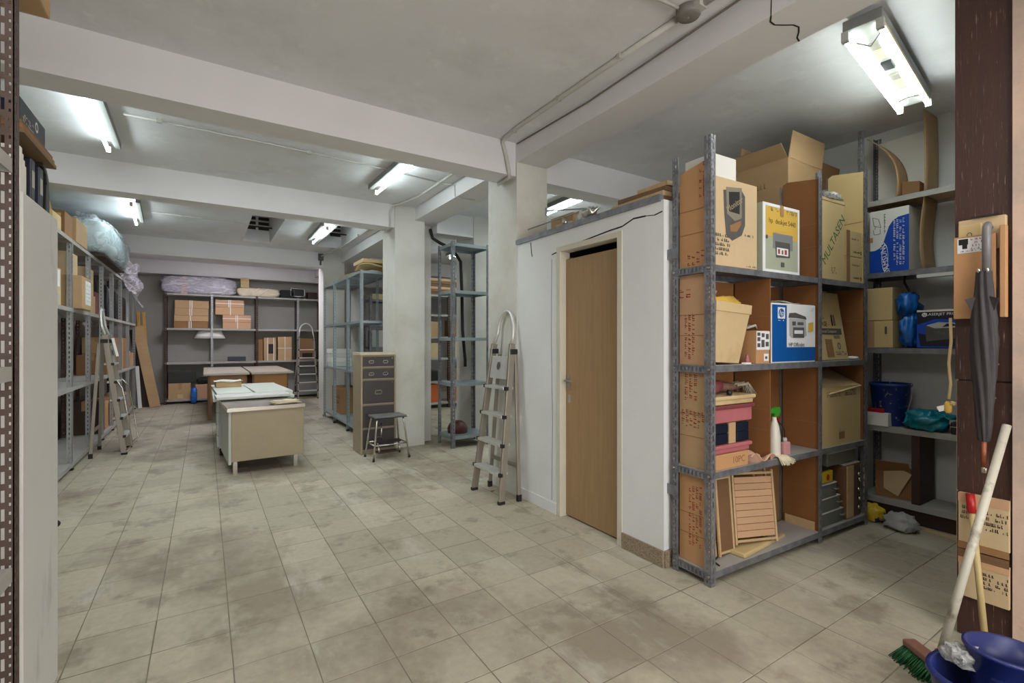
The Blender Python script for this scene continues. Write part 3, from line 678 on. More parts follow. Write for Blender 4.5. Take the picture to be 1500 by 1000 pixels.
# top shelf
w, d, h = .40, .235, .50
c = inR('large carton printed with a dark computer monitor, next to the unit end', .048, .448, .014, RL[3], d, h, m=kraft_pale, tp=None)
F = Face(c, w, d, h, 'f')
F.poly([(.22, .60), (.20, .86), (.62, .90), (.70, .84), (.70, .50), (.62, .38), (.40, .30), (.26, .36)], ink_grey, 'monitor_shadow')
F.poly([(.28, .60), (.26, .90), (.62, .93), (.62, .58), (.46, .53)], mat('print_grey', (132, 126, 112), .8, .1, 9), 'monitor_picture')
F.poly([(.33, .63), (.32, .85), (.57, .88), (.57, .62)], ink, 'screen_picture')
F.poly([(.34, .47), (.60, .55), (.60, .50), (.50, .41), (.36, .40)], kraft_dark, 'base_picture')
F.text('Monitor', .455, .72, .05, mat('print_pale', (160, 150, 126), .8, .1, 9), R(30))
F.marks(.02, .1, .34, .36, 5, ink_grey, seed=21); F.marks(.58, .36, .9, .40, 1, ink_grey, seed=5); F.marks(.7, .01, .96, .04, 1, ink_grey, seed=8)
inR('small plain white carton lying on the monitor carton', .06, .27, .03, RL[3] + h + .002, .19, .13, m=white_card, tp=None)
w, d, h = .40, .20, .42
c = inR('yellow and green printer carton on the top shelf', .50, .90, .012, RL[3], d, h, m=sage_print, tp=None)
F = Face(c, w, d, h, 'f')
F.rect(0, 0, 1, 1, white_ink, 'white_border'); F.rect(.07, .04, .95, .96, sage_print, 'green_ground')
F.poly([(.07, .52), (.07, .95), (.94, .95), (.94, .50)], yellow_print, 'yellow_ground')
F.text('hp  deskjet 5440', .52, .75, .044, ink)
F.rect(.26, .35, .80, .58, mat('print_slate', (128, 132, 134), .6, .08, 6), 'printer_picture')
F.poly([(.34, .22), (.31, .46), (.72, .46), (.72, .24)], ink_grey, 'printer_front'); F.rect(.36, .26, .67, .37, white_ink, 'sheet_picture')
F.rects([(.39, .28, .44, .35), (.49, .28, .53, .34), (.57, .28, .63, .35)], ink_red, 'photo_picture'); F.rect(.47, .09, .56, .16, ink_grey, 'mark'); F.ring(.09, .50, .03, .03, ink_grey, 'round_mark')
F.rect(.45, .84, .54, 1.0, tape, 'tape'); F.marks(.2, .88, .42, .94, 2, ink_grey, seed=4); F.marks(.62, .88, .9, .94, 2, ink_grey, seed=9)
w, d, h = .30, .19, .56
c = inR('tall tan carton with slanting green lettering, topped with a crumpled bag', 1.19, 1.49, .016, RL[3], d, h, m=kraft_yellow, tp=None, seam=.96)
F = Face(c, w, d, h, 'f'); F.text('MULTASEN', .5, .50, .088, ink_green, R(52)); F.marks(.4, .07, .62, .16, 3, ink_grey, seed=3)
MB().blob((0, 0, h + .03), (.15, .09, .035), 10, .5, 3, 4, .7, flat=h + .002).build('crumpled_bag', film_bag, c)
for k, z in enumerate((RL[3], RL[3] + .187)):
    c = inR('small tan carton on the top shelf, %s of the pair at the right end' % ('lower' if k == 0 else 'upper'), 1.515, 1.745, .016, z, .2, .184, m=kraft_yellow, group='pair of small cartons', tp=None)
    F = Face(c, .23, .2, .184, 'f'); F.rect(0, 0, .22, 1, kraft_dark, 'folded_side'); F.marks(.3, .62, .8, .72, 1, ink_grey, seed=k); F.marks(.42, .12, .82, .22, 1, ink, fill=.95, seed=k + 2); F.ring(.9, .17, .05, .07, ink, fill=.5)
# large carton behind on the closet roof
c = carton('big open carton with raised flap standing on the closet roof', 4.02, 2.17, 2.202, .52, .42, .56, 0, kraft, open_=[('f', 8, .2), ('l', 40, .12), ('b', -10, .2)])
Face(c, .52, .42, .56, 'l').marks(.35, .6, .6, .72, 1, kraft_dark, seed=2)
carton('open brown carton on the closet roof beside the big flapped one', 4.50, 2.22, 2.202, .36, .40, .5, 0, kraft_dark, open_=[('f', 10, .15), ('r', 10, .12)])
tag(MB().box(-.35, .35, -.012, .012, 0, .30).build('grey_board', grey_light, None, .002, (4.2, 2.9, 2.68), (0, R(-12), R(35))), 'grey board lying high on the stored cartons of the closet roof', 'board').location = (4.30, 2.62, 2.47)
carton('wide dark carton on the closet roof carrying the grey board', 4.30, 2.72, 2.202, .6, .4, .2, 0, kraft_dark)
carton('brown carton on the closet roof under the plank ends', 3.15, 3.25, 2.202, .34, .26, .18, R(8), kraft)
tag(MB().blob((0, 0, 0), (.07, .07, .06), 8, .3, 3, 3, flat=-.05).build('red_bundle', red, None, 0, (3.6, 2.08, 2.56)), 'small red bundle peeking out beside the unit end on the closet roof', 'bundle').location = (3.35, 2.2, 2.253)
# planks and odds and ends on the closet roof
for k, (x, y0, y1, z, wd, th, m, a) in enumerate([(2.40, 2.62, 1.97, .001, .09, .04, wood_brown, 0), (2.51, 2.55, 1.97, .001, .09, .04, wood_pale, 1), (2.62, 2.62, 1.97, .001, .09, .05, wood_brown, 0), (2.395, 2.42, 1.97, .043, .08, .03, wood_pale, -1),
                                                  (2.50, 2.50, 1.97, .043, .09, .035, wood_brown, 1.5), (2.405, 2.36, 1.97, .075, .08, .03, wood_brown, 2), (2.49, 2.30, 1.97, .08, .08, .03, wood_pale, 0), (2.44, 2.22, 1.97, .112, .09, .03, wood_pale, -2)]):
    o = tag(MB().box(-wd / 2, wd / 2, y1 - (y0 + y1) / 2, (y0 - y1) / 2, 0, th).build('plank', m, None, .002, (x, (y0 + y1) / 2, 2.2 + z), (0, 0, R(a))), ['dark plank lowest along the cap angle of the closet wall', 'pale plank in the lowest layer, second from the closet edge', 'thick dark plank at the rear of the lowest plank layer', 'pale plank on the lowest dark one by the closet edge', 'dark plank in the second layer behind the pale one', 'short dark plank in the third layer by the closet edge', 'short pale plank in the third layer of the pile', 'pale plank topmost of the pile on the closet roof'][k], 'plank', 'planks on the closet roof')
c = carton('small tan carton with a pale label at the column end of the closet roof', 2.62, 3.22, 2.236, .3, .16, .22, R(-90), kraft, rot=None); c.location = (2.64, 3.22, 2.202)
Face(c, .3, .16, .22, 'f').rect(.25, .2, .7, .7, kraft_pale, 'label')
t = thing('lamp_fitting', 'loose metal lamp fittings heaped at the edge of the closet roof', 'fitting', (2.5, 2.9, 2.238)); rn = random.Random(4)
t.location = (2.41, 2.82, 2.205)
for q in range(14):
    MB().lathe([(.018, 0), (.024, .03), (.012, .05), (.014, .075)], 10).build('fitting_cup', rn.choice((chrome, grey_light, kraft_yellow)), t, 0, (rn.uniform(-.05, .05), q * .028 - .18, rn.uniform(.01, .08)), (R(rn.uniform(-70, 70)), R(rn.uniform(-40, 40)), 0))
tag(MB().tube([(0, 0, 0), (.0, .95, 0)], .006, 6).build('metal_rod', steel, None, 0, (2.46, 2.62, 2.33)), 'thin metal rod lying across the closet roof heap', 'rod').location = (2.42, 2.66, 2.345)
tag(MB().tube([(0, 0, 0), (.03, .7, .14)], .006, 6).tube([(.03, .7, .10), (.03, .7, .17)], .008, 6).build('metal_rod', steel, None, 0, (2.44, 2.62, 2.33)), 'thin metal rod with a cross end tilted over the closet roof heap', 'rod')

# third shelf (at about waist height)
t = thing('waste_bin', 'dirty cream plastic bin standing tilted beside the unit end', 'bin', RU(.215, .125, RL[2] + .012), RA)
b = MB()
def binring(z, w, d): return [(-w / 2, -d / 2, z), (w / 2, -d / 2, z), (w / 2, d / 2, z), (-w / 2, d / 2, z)]
vs = binring(0, .22, .15) + binring(.29, .31, .21) + binring(.29, .325, .222) + binring(.345, .33, .226) + binring(.345, .31, .206) + binring(.012, .21, .14)
b.add(vs, [(3, 2, 1, 0)] + [(k * 4 + i, k * 4 + (i + 1) % 4, k * 4 + 4 + (i + 1) % 4, k * 4 + 4 + i) for k in range(5) for i in range(4)] + [(20, 21, 22, 23)])
o = b.build('body', cream_plastic, t, .006); o.rotation_euler = (0, R(3), 0)
o = MB().box(-.171, -.165, -.06, -.035, .2, .26).build('handle_slot', dark_hole, t)
o = MB().blob((.0, 0, .352), (.13, .08, .035), 10, .5, 2.5, 8, .5).build('crumpled_paper', yellow_print, t)
MB().obox((-.07, .03, .42), (.12, .08, .06), (R(12), R(18), 0)).build('torn_carton', kraft_pink, t, .004)
c = inR('tan carton with black and white picture grid before the white printer carton', .44, .575, .014, RL[2], .13, .2, m=kraft_orange, tp=None)
F = Face(c, .135, .13, .2, 'f'); F.rect(0, .42, 1, .98, white_ink, 'picture_ground')
F.rects([(.06, .5, .28, .62), (.06, .68, .28, .8), (.06, .84, .28, .94), (.36, .5, .6, .72), (.38, .8, .6, .92), (.68, .52, .92, .66), (.7, .74, .92, .9)], ink_grey, 'picture'); F.rect(.55, .08, .9, .3, white_ink, 'label'); F.rect(.64, .14, .8, .22, ink_grey, 'mark')
tag(MB().tube([(-.06, 0, .012), (.0, -.02, .03), (.05, 0, .012), (.02, .03, .03), (-.03, .02, .012)], .008, 6).build('cord', grey_light, None, 0, RU(.5, .08, RL[2] + .204)), 'pale cord coiled on the carton with the picture grid', 'cord')
tag(MB().lathe([(.014, 0), (.014, .03), (.008, .04), (.01, .055)], 10).build('small_jar', pink, None, 0, RU(.405, .05, RL[2] + .001)), 'small pink jar between bin and picture grid carton', 'jar')
tag(MB().box(-.05, .05, -.02, .02, 0, .012).build('paper_pad', paper, None, .002, RU(.31, .03, RL[2] + .001)) if 0 else MB().box(-.03, .03, -.012, .012, 0, .01).build('paper_pad', paper, None, .001, RU(.352, .02, RL[2] + .001)), 'small white pad at the foot of the cream bin', 'pad')
w, d, h = .50, .20, .375
c = inR('blue and white printer carton on the third shelf', .605, 1.105, .02, RL[2], d, h, m=white_card, tp=None)
F = Face(c, w, d, h, 'f'); F.rect(.012, .02, 1, .97, blue_print, 'blue_ground'); F.rect(.33, .26, 1, .99, white_ink, 'white_ground')
F.rect(.13, .74, .29, .93, white_ink, 'logo_square'); F.ring(.21, .835, .06, .075, blue_print, 'logo_disc', .0); F.text('hp', .21, .835, .05, white_ink, shear=.25); F.marks(.14, .69, .28, .72, 1, white_ink, seed=3)
F.poly([(.36, .76), (.38, .84), (.52, .85), (.76, .79), (.78, .74), (.55, .76)], ink_grey, 'scanner_lid'); F.poly([(.38, .46), (.38, .75), (.76, .74), (.78, .46), (.7, .42), (.44, .42)], mat('print_silver', (176, 180, 182), .6, .06, 6), 'printer_picture')
F.rect(.46, .42, .72, .60, ink_grey, 'tray_picture'); F.rect(.49, .49, .69, .55, white_ink, 'sheet_picture'); F.poly([(.81, .52), (.82, .68), (.94, .70), (.94, .54)], yellow_print, 'yellow_mark'); F.rects([(.44, .63, .52, .7), (.56, .64, .7, .69)], ink_grey, 'panel_mark')
F.text('HP OfficeJet', .36, .30, .036, ink_grey, align='LEFT'); F.marks(.84, .88, .97, .95, 3, mat('print_sky', (150, 190, 220), .6, .05, 6), seed=6)
t = tag(MB().grid(8, 6, lambda u, v: ((u - .5) * .27, (v - .5) * .15, .012 + .03 * v * v + .006 * math.sin(u * 6)), 0).build('paper_sheet', paper, None, 0, RU(.84, .12, RL[2] + h + .001), (0, 0, RA), .001), 'curled white papers lying on the blue and white printer carton', 'paper')
t = tag(MB().box(-.06, .06, -.05, .05, 0, .045).build('adapter', black, None, .006, RU(.665, .14, RL[2] + h + .002)), 'black adapter on the blue and white printer carton', 'adapter')
w, d, h = .43, .06, .49
c = inR('tan carton marked CASE leaning back on the third shelf', 1.185, 1.615, .045, RL[2], d, h, m=kraft_yellow, tp=None, rz=0); c.rotation_euler = (R(-9), 0, RA)
F = Face(c, w, d, h, 'f'); F.text('PC', .28, .70, .045, ink); F.marks(.14, .59, .42, .65, 2, ink, seed=12); F.text('- CASE -', .35, .52, .048, ink); F.rect(.02, .37, .9, .46, ink_grey, 'dark_strip'); F.text('Personal Computer', .46, .415, .03, kraft_yellow)
F.text('00005', .72, .33, .035, ink_grey); F.rect(.33, .04, .54, .30, kraft_dark, 'torn_flap'); F.rects([(.62, .5, .66, .66), (.69, .5, .71, .66), (.73, .5, .74, .66)], ink, 'bar_mark'); F.ring(.74, .2, .05, .05, ink_grey, fill=.7); F.marks(.6, .06, .95, .12, 2, ink_grey, seed=31)
tag(MB().blob((0, 0, .012), (.04, .03, .012), 6, .5, 3, 1).build('paper_scrap', paper, None, 0, RU(1.68, .05, RL[2] + .004)), 'crumpled white paper scrap beside the CASE carton', 'paper')

# second shelf
def tray_box(label, x0, x1, y0, z, d, h, m, rim=None, cat='tray', name='plastic_tray'):
    p = RU((x0 + x1) / 2, y0 + d / 2, z); t = thing(name, label, cat, (p[0], p[1], z + .001), RA); w = x1 - x0
    MB().box(-w / 2 + .012, w / 2 - .012, -d / 2 + .012, d / 2 - .012, 0, h - .02).build('body', m, t, .006)
    MB().box(-w / 2, w / 2, -d / 2, d / 2, h - .022, h).build('rim', rim or m, t, .006)
    return t
z = RL[1]
c = inR('small orange carton at the bottom of the pink tray stack', .05, .365, .015, z, .2, .085, m=kraft_orange, tp=None); Face(c, .315, .2, .085, 'f').text('10PC', .70, .5, .055, kraft_dark); z += .087
tray_box('flat pink plastic tray under the dark drawers', .045, .40, .012, z, .21, .05, pink); z += .053
t = thing('drawer_box', 'pair of black drawers with a tan strip in the pink tray stack', 'drawers', RU(.22, .125, z), RA)
MB().box(-.165, .165, -.085, .10, 0, .118).build('casing', dark_board, t, .003)
for x, ww in ((-.095, .13), (.105, .115)):
    q = MB().box(x - ww / 2, x + ww / 2, -.10, -.086, .004, .06).box(x - ww / 2, x + ww / 2, -.10, -.086, .064, .112).build('drawer_front', navy, t, .003)
MB().box(-.022, .04, -.098, -.086, 0, .118).build('strip', kraft, t); z += .12
tray_box('deep pink plastic tray above the dark drawers', .05, .425, .012, z, .215, .10, pink, maroon); z += .103
tray_box('shallow cream lid closing the pink tray stack', .045, .43, .008, z, .222, .05, cream_plastic); z += .053
t = thing('feather_duster', 'maroon feather duster with a pale fringe lying on the cream lid', 'duster', RU(.2, .1, z + .04), RA)
MB().lathe([(.0, -.02), (.035, -.012), (.044, .02), (.036, .06), (.03, .09), (.022, .10)], 14).build('head', maroon, t, 0, (-.08, 0, 0), (0, R(82), 0))
MB().tube([(.0, .01, .0), (.12, .012, -.005), (.22, .01, -.0)], .03, 10, r1=.018).build('feathers', mat('brown_feather', (112, 84, 72), .9, .2, 20), t)
b = MB(); rn = random.Random(8)
for q in range(46):
    y = rn.uniform(-.03, .05); x0 = rn.uniform(.15, .2); b.tube([(x0, y, rn.uniform(0, .015)), (x0 + .07, y * 1.1, .01 + rn.uniform(-.01, .012)), (x0 + .12 + rn.uniform(0, .04), y * 1.3 + .01, -.05 - rn.uniform(0, .04))], .003, 4)
b.build('fringe', mat('pale_fringe', (176, 166, 146), .9, .15, 20), t)['kind'] = 'stuff'
tag(MB().lathe([(.014, 0), (.017, .015), (.012, .03)], 10).build('bottle_cap', black, None, 0, RU(.205, .03, z + .001)), 'small black cap on the cream lid before the duster', 'cap')
t = thing('spray_bottle', 'pale spray bottle with green trigger head on the second shelf', 'bottle', RU(.685, .05, RL[1] + .001), RA)
MB().lathe([(.034, 0), (.037, .02), (.036, .13), (.028, .19), (.014, .235), (.013, .25)], 16).build('bottle', bottle_clear, t)
MB().prism([(-.055, .275), (-.05, .305), (.04, .312), (.055, .285), (.03, .25), (-.012, .25), (-.014, .272)], -.014, .014, 'y').build('head', green, t, .004)
MB().prism([(.02, .255), (.035, .262), (.055, .215), (.045, .21)], -.007, .007, 'y').build('trigger', red, t, .002)
t = thing('squeeze_bottle', 'small bottle of pink liquid with a thin bent tube', 'bottle', RU(.785, .04, RL[1] + .001), RA)
MB().box(-.034, .034, -.02, .02, 0, .085).build('bottle', mat('pink_liquid', (206, 150, 150), .3, .1, 6), t, .008)
MB().lathe([(.014, .084), (.014, .10), (.01, .112)], 10).build('cap', grey_light, t); MB().tube([(0, 0, .11), (-.005, 0, .16), (-.04, .0, .20), (-.08, 0, .22)], .004, 6).build('tube', rubber, t)
b = MB()
for q in range(5): b.tube([((.05 + q * .004) * math.cos(2 * math.pi * i / 18), .01 * math.sin(q + i) + q * .006, .075 + (.06 + q * .004) * math.sin(2 * math.pi * i / 18)) for i in range(18)], .006, 6, closed=True)
tag(b.build('cable_coil', mat('dark_cable', (52, 50, 50), .5, .3, 10), None, 0, RU(.70, .16, RL[1] + .001), (0, 0, RA)), 'dark coiled cable behind the green spray bottle', 'cable')
def cloth(name, label, loc, fn, m, n=16, th=.003, rz=0, cat='cloth', par=None):
    o = MB().grid(n, n, fn).build(name, m, par, 0, loc, (0, 0, rz), th)
    return tag(o, label, cat) if par is None else o
cloth('folded_cloth', 'pinkish cloth crumpled on the shelf edge by the orange carton', RU(.49, .06, RL[1] + .004), lambda u, v: ((u - .5) * .24, (v - .5) * .13, .025 + .022 * math.sin(u * 9 + v * 3) + .018 * math.cos(v * 7) - .03 * u), pink_cloth, rz=RA)
t = thing('hand_brush', 'pale hand brush with drooping bristles on the second shelf edge', 'brush', RU(.70, .0, RL[1] + .012), RA)
t.location = RU(.62, .06, RL[1] + .012)
MB().obox((-.02, .03, .0), (.16, .035, .016), (0, 0, R(-25))).build('handle', cream_plastic, t, .005)
b = MB(); rn = random.Random(2)
for q in range(60):
    a = rn.uniform(-.5, .5); b.tube([(.05 + a * .05, -.01 + a * .02, .004), (.07 + a * .09, -.06, .0), (.08 + a * .13, -.088 - rn.uniform(0, .012), -.02 - rn.uniform(0, .03))], .003, 4)
b.build('bristles', cream_cloth, t)['kind'] = 'stuff'
w, d, h = .53, .225, .41
c = inR('large tan carton with its white flap bent forward on the second shelf', 1.185, 1.715, .014, RL[1], d, h, m=kraft_yellow, open_=[('f', 0, .001)])
MB().add([(-w / 2, d / 2 - .01, h + .10), (w / 2 - .02, d / 2 - .01, h + .11), (w / 2, -d / 2 - .008, h - .01), (-w / 2 + .08, -d / 2 - .008, h - .05)], [(0, 1, 2, 3)]).build('bent_flap', kraft_pale, c, solid=.005)
F = Face(c, w, d, h, 'f'); F.marks(.12, .82, .46, .92, 3, ink_grey, seed=14); F.marks(.58, .82, .88, .93, 3, ink, fill=.95, seed=15); F.rect(.42, .10, .56, .26, kraft_dark, 'torn_tab'); F.rect(.42, .22, .58, .27, kraft_pale, 'torn_edge')

# bottom shelf
def folded_frame(label, x, y, z, wd, hg, rot, panel=None, m=wood_pale):
    t = thing('folding_tray_frame', label, 'frame', RU(x, y, z), 0, 'folded frames on the bottom shelf', rot)
    k = .016
    for s in (-1, 1): MB().box(s * wd / 2 - k / 2, s * wd / 2 + k / 2, -k / 2, k / 2, 0, hg).build('side_rail', m, t, .004)
    for zz in (.02, hg - .02): MB().box(-wd / 2, wd / 2, -k / 2 + .002, k / 2 - .002, zz - k / 2, zz + k / 2).build('cross_rail', m, t, .004)
    if panel:
        if panel == 'slats':
            for q in range(9): MB().box(-wd / 2 + .012, wd / 2 - .012, -.004, .004, .04 + q * (hg - .08) / 9, .04 + (q + .92) * (hg - .08) / 9).build('slat', kraft_pink, t)
        else: MB().box(-wd / 2 + .008, wd / 2 - .008, -.004, .004, .03, hg - .03).build('panel', panel, t)
    return t
tag(MB().box(-.16, .16, -.07, .07, 0, .028).build('foam_block', kraft_yellow, None, .008, RU(.48, .10, RL[0] + .001), (0, 0, RA + R(6))), 'yellow foam block under the slatted folded frame', 'block')
folded_frame('slatted folded frame with green corner marks resting on the yellow block', .585 - .05, .07, RL[0] + .031, .33, .44, (R(-9), R(4), RA - R(10)), 'slats')
t = folded_frame('narrow dark folded frame just left of the slatted one', .285, .10, RL[0] + .002, .13, .47, (R(-6), R(2), RA), wood_brown)
folded_frame('narrow pale folded frame nearest the unit end', .13, .12, RL[0] + .002, .15, .48, (R(-6), R(0), RA), kraft_pink)
t = folded_frame('tall thin folded frame leaning behind the slatted one', .78, .14, RL[0] + .002, .12, .47, (R(-5), R(-8), RA), None)
tag(MB().bar((0, 0, 0), (.25, .02, .0), .02, .02).build('wood_strip', wood_pale, None, .002, RU(.60, .06, RL[0] + .012)) , 'loose pale wood strip on the bottom shelf before the frames', 'strip')
tag(MB().tube([(0, 0, 0), (.07, .05, .0), (.19, .09, .0)], .004, 6).tube([(.05, .0, 0), (.07, .05, 0)], .004, 6).build('bent_wire', rubber, None, 0, RU(.07, .03, RL[0] + .006)), 'bent dark wire lying on the dusty bottom shelf', 'wire')
tag(MB().box(-.16, .16, -.006, .006, 0, .07).build('plinth_board', kraft_pink, None, .001, RU(1.128, .1, RL[0] + .001)) if 0 else MB().box(0, .006, -.1, .1, 0, .06).build('wood_batten', wood_pale, None, .001, RU(1.118, .13, RL[0] + .001), (0, 0, RA)), 'pale batten at the foot of the bottom shelf divider', 'batten')
for q in range(3):
    z = RL[0] + .003 + q * .098; x1 = 1.50 - q * .045
    t = thing('grey_case', ['lowest', 'middle', 'topmost'][q] + ' of the three dusty grey cases on the bottom shelf', 'case', RU((1.18 + x1) / 2, .13, z), RA, 'dusty grey cases')
    ww = x1 - 1.18
    MB().box(-ww / 2, ww / 2, -.10, .11, 0, .088).build('body', grey_case, t, .005); MB().box(-ww / 2, ww / 2, -.103, -.08, .088, .094).build('dusty_rim', dust, t)
    MB().tube([(ww / 2 - .05, -.10, .05), (ww / 2 - .04, -.118, .05), (ww / 2 - .01, -.118, .05), (ww / 2, -.10, .05)], .005, 6).build('handle', alu, t)
c = inR('small yellow tin with a red mark above the grey cases', 1.19, 1.36, .03, RL[0] + .302, .15, .075, m=yellow, tp=None, cat='tin', name='paint_tin'); F = Face(c, .17, .15, .075, 'f'); F.ring(.6, .45, .12, .3, red, 'red_mark'); MB().box(-.07, .07, -.06, .06, .076, .10).build('lid', black, c, .004)
t = tray_box('grey plastic storage box on top of the brown radio', 1.30, 1.70, .03, RL[0] + .40, .2, .11, grey_plastic, grey_light, 'box', 'storage_box')
t = thing('stereo_receiver', 'brown stereo receiver standing on end with its knobs outward', 'receiver', RU(1.625, .125, RL[0] + .002), RA)
MB().box(-.105, .105, -.10, .11, 0, .385).build('casing', wood_brown, t, .004); MB().box(.0, .10, -.106, -.10, .008, .378).build('front_panel', mat('dark_brown_panel', (92, 66, 56), .4, .1, 6), t, .001)
MB().box(-.09, -.0, -.108, -.10, .008, .378).build('side_strip', wood_pale, t, .001)
for q, zz in enumerate((.07, .13, .2, .27, .31)): MB().lathe([(.014, 0), (.013, .016), (.008, .018)], 12).build('knob', chrome, t, 0, (.055 + .012 * (q % 2), -.106, zz), (R(90), 0, 0))
MB().box(-.105, .105, -.10, .11, .386, .392).build('dusty_top', dust, t)
for q, (x, y, hh) in enumerate(((1.835, .06, .42), (1.85, .16, .62))):
    z0 = 0.0 if q == 0 else 0.0
    t = thing('cardboard_tube', ['cream cardboard tube standing on the floor beside the right upright of the carton unit', 'taller cream cardboard tube standing behind the other one'][q], 'tube', RU(x, y, 0.001), RA)
    MB().lathe([(.034, 0), (.034, hh), (.029, hh), (.029, .006)], 18).build('tube', kraft_yellow, t)

# ================================================================ alcove shelves on the far right wall (front faces -X)
AX0, AX1 = 4.38, 4.70
al = thing('shelving_unit', 'grey shelving unit along the alcove wall at the far right', 'shelf', (0, 0, 0))
for (x, y, sx, sy, zt) in [(AX0, 1.74, 1, -1, 3.02), (AX1, 1.74, -1, -1, 3.02), (AX0, .74, 1, 1, 3.02), (AX1, .74, -1, 1, 3.02)]:
    b = MB(); angle(b, x, y, 0, zt, sx, sy, .042, True); b.build('upright', steel_dark, al)
for z, m in ((.15, shelf_dusty), (.70, shelf_dusty), (1.30, steel_dark), (1.88, steel_dark), (2.44, shelf_dusty)):
    b = MB(); tray(b, AX0 + .003, AX1 - .003, .745, 1.735, z, .04, mu=0)
    b.build('shelf', m, al)
    if z > 2: MB().box(AX0 + .01, AX1 - .01, .76, 1.73, z - .02, z - .004).build('shelf_board', wood_pale, al)
MB().box(AX0 + .03, AX0 + .06, .75, 1.73, .002, .11).build('plinth', dark_board, al)
MB().box(AX0 + .01, AX1 - .02, 1.35, 1.40, .153, .66).build('partition', dark_board, al, .002)
tag(MB().box(-.01, .02, -.25, .25, -.013, .013).build('white_rail', white_lam, None, .002, (AX0 - .012, 1.11, 1.822)), 'white rail fixed under the front of the alcove shelf', 'rail')
def inA(label, y0, y1, x0, z, d, h, **k):     # carton facing -X by its extent along the shelf
    return carton(label, x0 + d / 2, (y0 + y1) / 2, z + .001, y1 - y0, d, h, R(-90) + k.pop('rz', 0), **k)
w, d, h = .36, .26, .47
c = carton('white carton with a blue swoosh on the alcove shelf', 4.54, 1.54, 1.881, .25, .29, .48, R(-90), white_card, tp=None)
F = Face(c, .25, .29, .48, 'f')
F.poly([(0, 0), (0, .36), (.14, .36), (.26, .39), (.36, .47), (.42, .58), (.50, .72), (.60, .80), (.74, .85), (1, .87), (1, 0)], blue_deep, 'blue_swoosh')
F.text('SAMSUNG', .40, .23, .052, white_ink, R(98)); F.ring(.40, .23, .085, .22, white_ink, 'logo_ring', .88)
F.marks(.62, .1, .92, .82, 4, white_ink, True, seed=5); F.marks(.38, .62, .44, .93, 1, ink_grey, True, fill=.95, seed=7)
b = MB(); P = [(.08, .90), (.24, .86), (.30, .72), (.12, .76), (.08, .90)]
for a, q in zip(P, P[1:]): b.bar((a[0] * F.W, a[1] * F.H, 0), (q[0] * F.W, q[1] * F.H, 0), .003, .0006)
for a, q in (((.10, .70), (.12, .62)), ((.12, .62), (.28, .62)), ((.28, .62), (.28, .70)), ((.16, .76), (.14, .70))): b.bar((a[0] * F.W, a[1] * F.H, 0), (q[0] * F.W, q[1] * F.H, 0), .003, .0006)
F.put(b, 'line_drawing', ink_grey)
Face(c, .25, .29, .48, 'l').rect(0, .50, 1, .58, tape, 'tape'); F.rect(0, .50, .09, .58, tape, 'tape')
def sheet(label, x, y, z, wx, wy, hz, rot, m, bend=0, cat='cardboard'):
    b = MB().grid(4, 10, lambda u, v: (bend * math.sin(v * math.pi) * hz, (u - .5) * wy, v * hz), 0)
    return tag(b.build('cardboard_sheet', m, None, 0, (x, y, z), rot, .006), label, cat)
def upright_sheet(label, y, z, hz, m, bend, dep=.26, x=4.54):
    b = MB().grid(4, 10, lambda u, v: ((u - .5) * dep, bend * math.sin(v * math.pi * 1.2) * hz, v * hz), 0)
    return tag(b.build('cardboard_sheet', m, None, 0, (x, y, z + .001), (0, 0, 0), .006), label, 'cardboard')
upright_sheet('bent cardboard strip standing as a divider right of the white and blue carton', 1.34, 1.88, .53, kraft, .03)
upright_sheet('tall cardboard strip standing on the topmost alcove shelf near the lamp', 1.33, 2.442, .60, kraft, -.008)
b = MB().grid(4, 12, lambda u, v: ((u - .5) * .2, -.03 * math.sin(v * 2.2) + .21 * v ** 2.6, .50 * v), 0)
tag(b.build('cardboard_sheet', kraft, None, 0, (4.50, 1.50, 2.446), (0, 0, 0), .006), 'curled cardboard strip bowing at the end of the topmost alcove shelf', 'cardboard').location = (4.50, 1.50, 2.443)
tag(MB().add([(-.1, -.09, 0), (.1, -.09, 0), (.1, .09, .02), (-.1, .09, .02), (-.1, -.09, .10), (.1, -.09, .09), (.1, .09, .12), (-.1, .09, .12)], [(0, 3, 2, 1), (4, 5, 6, 7), (0, 1, 5, 4), (1, 2, 6, 5), (2, 3, 7, 6), (3, 0, 4, 7)]).build('cardboard_piece', kraft_dark, None, .003, (4.6, 1.54, 2.95)), 'folded cardboard piece jammed at the top behind the curled strip', 'cardboard').location = (4.57, 1.43, 2.443); [q for q in COL.objects if q.name == 'cardboard_piece'][0].scale.y = .6
tag(MB().box(-.02, .02, -.16, .16, 0, .52).build('white_board', white_card, None, .002, (4.665, 1.54, 2.443)), 'white board standing behind the curled cardboard strip', 'board')
c = inA('tan carton on the alcove shelf under the white and blue one, upper of the pair', 1.52, 1.70, 4.40, 1.512, .24, .25, m=kraft_yellow, tp=None)
c = inA('tan carton with a small dark mark, lower of the pair on the alcove shelf', 1.515, 1.70, 4.395, 1.301, .25, .208, m=kraft_yellow, tp=None)
F = Face(c, .185, .25, .208, 'f'); F.rect(.72, .5, .80, .78, ink_grey, 'mark'); F.rect(0, 0, .35, 1, kraft, 'side_flap')
t = thing('plastic_bag', 'knotted blue plastic bag between cartons and dark printer box', 'bag', (4.50, 1.435, 1.302))
MB().blob((0, 0, .14), (.11, .058, .14), 16, .3, 2.6, 3, .8, flat=.0).build('body', blue_bag, t)
MB().blob((-.01, .01, .32), (.10, .055, .09), 12, .5, 3.0, 5, .7).build('top', blue_bag, t); MB().tube([(0, 0, .38), (-.01, .01, .43), (.02, .05, .50), (.06, .06, .55)], .008, 6).build('dark_tie', rubber, t)
w, d, h = .34, .26, .275
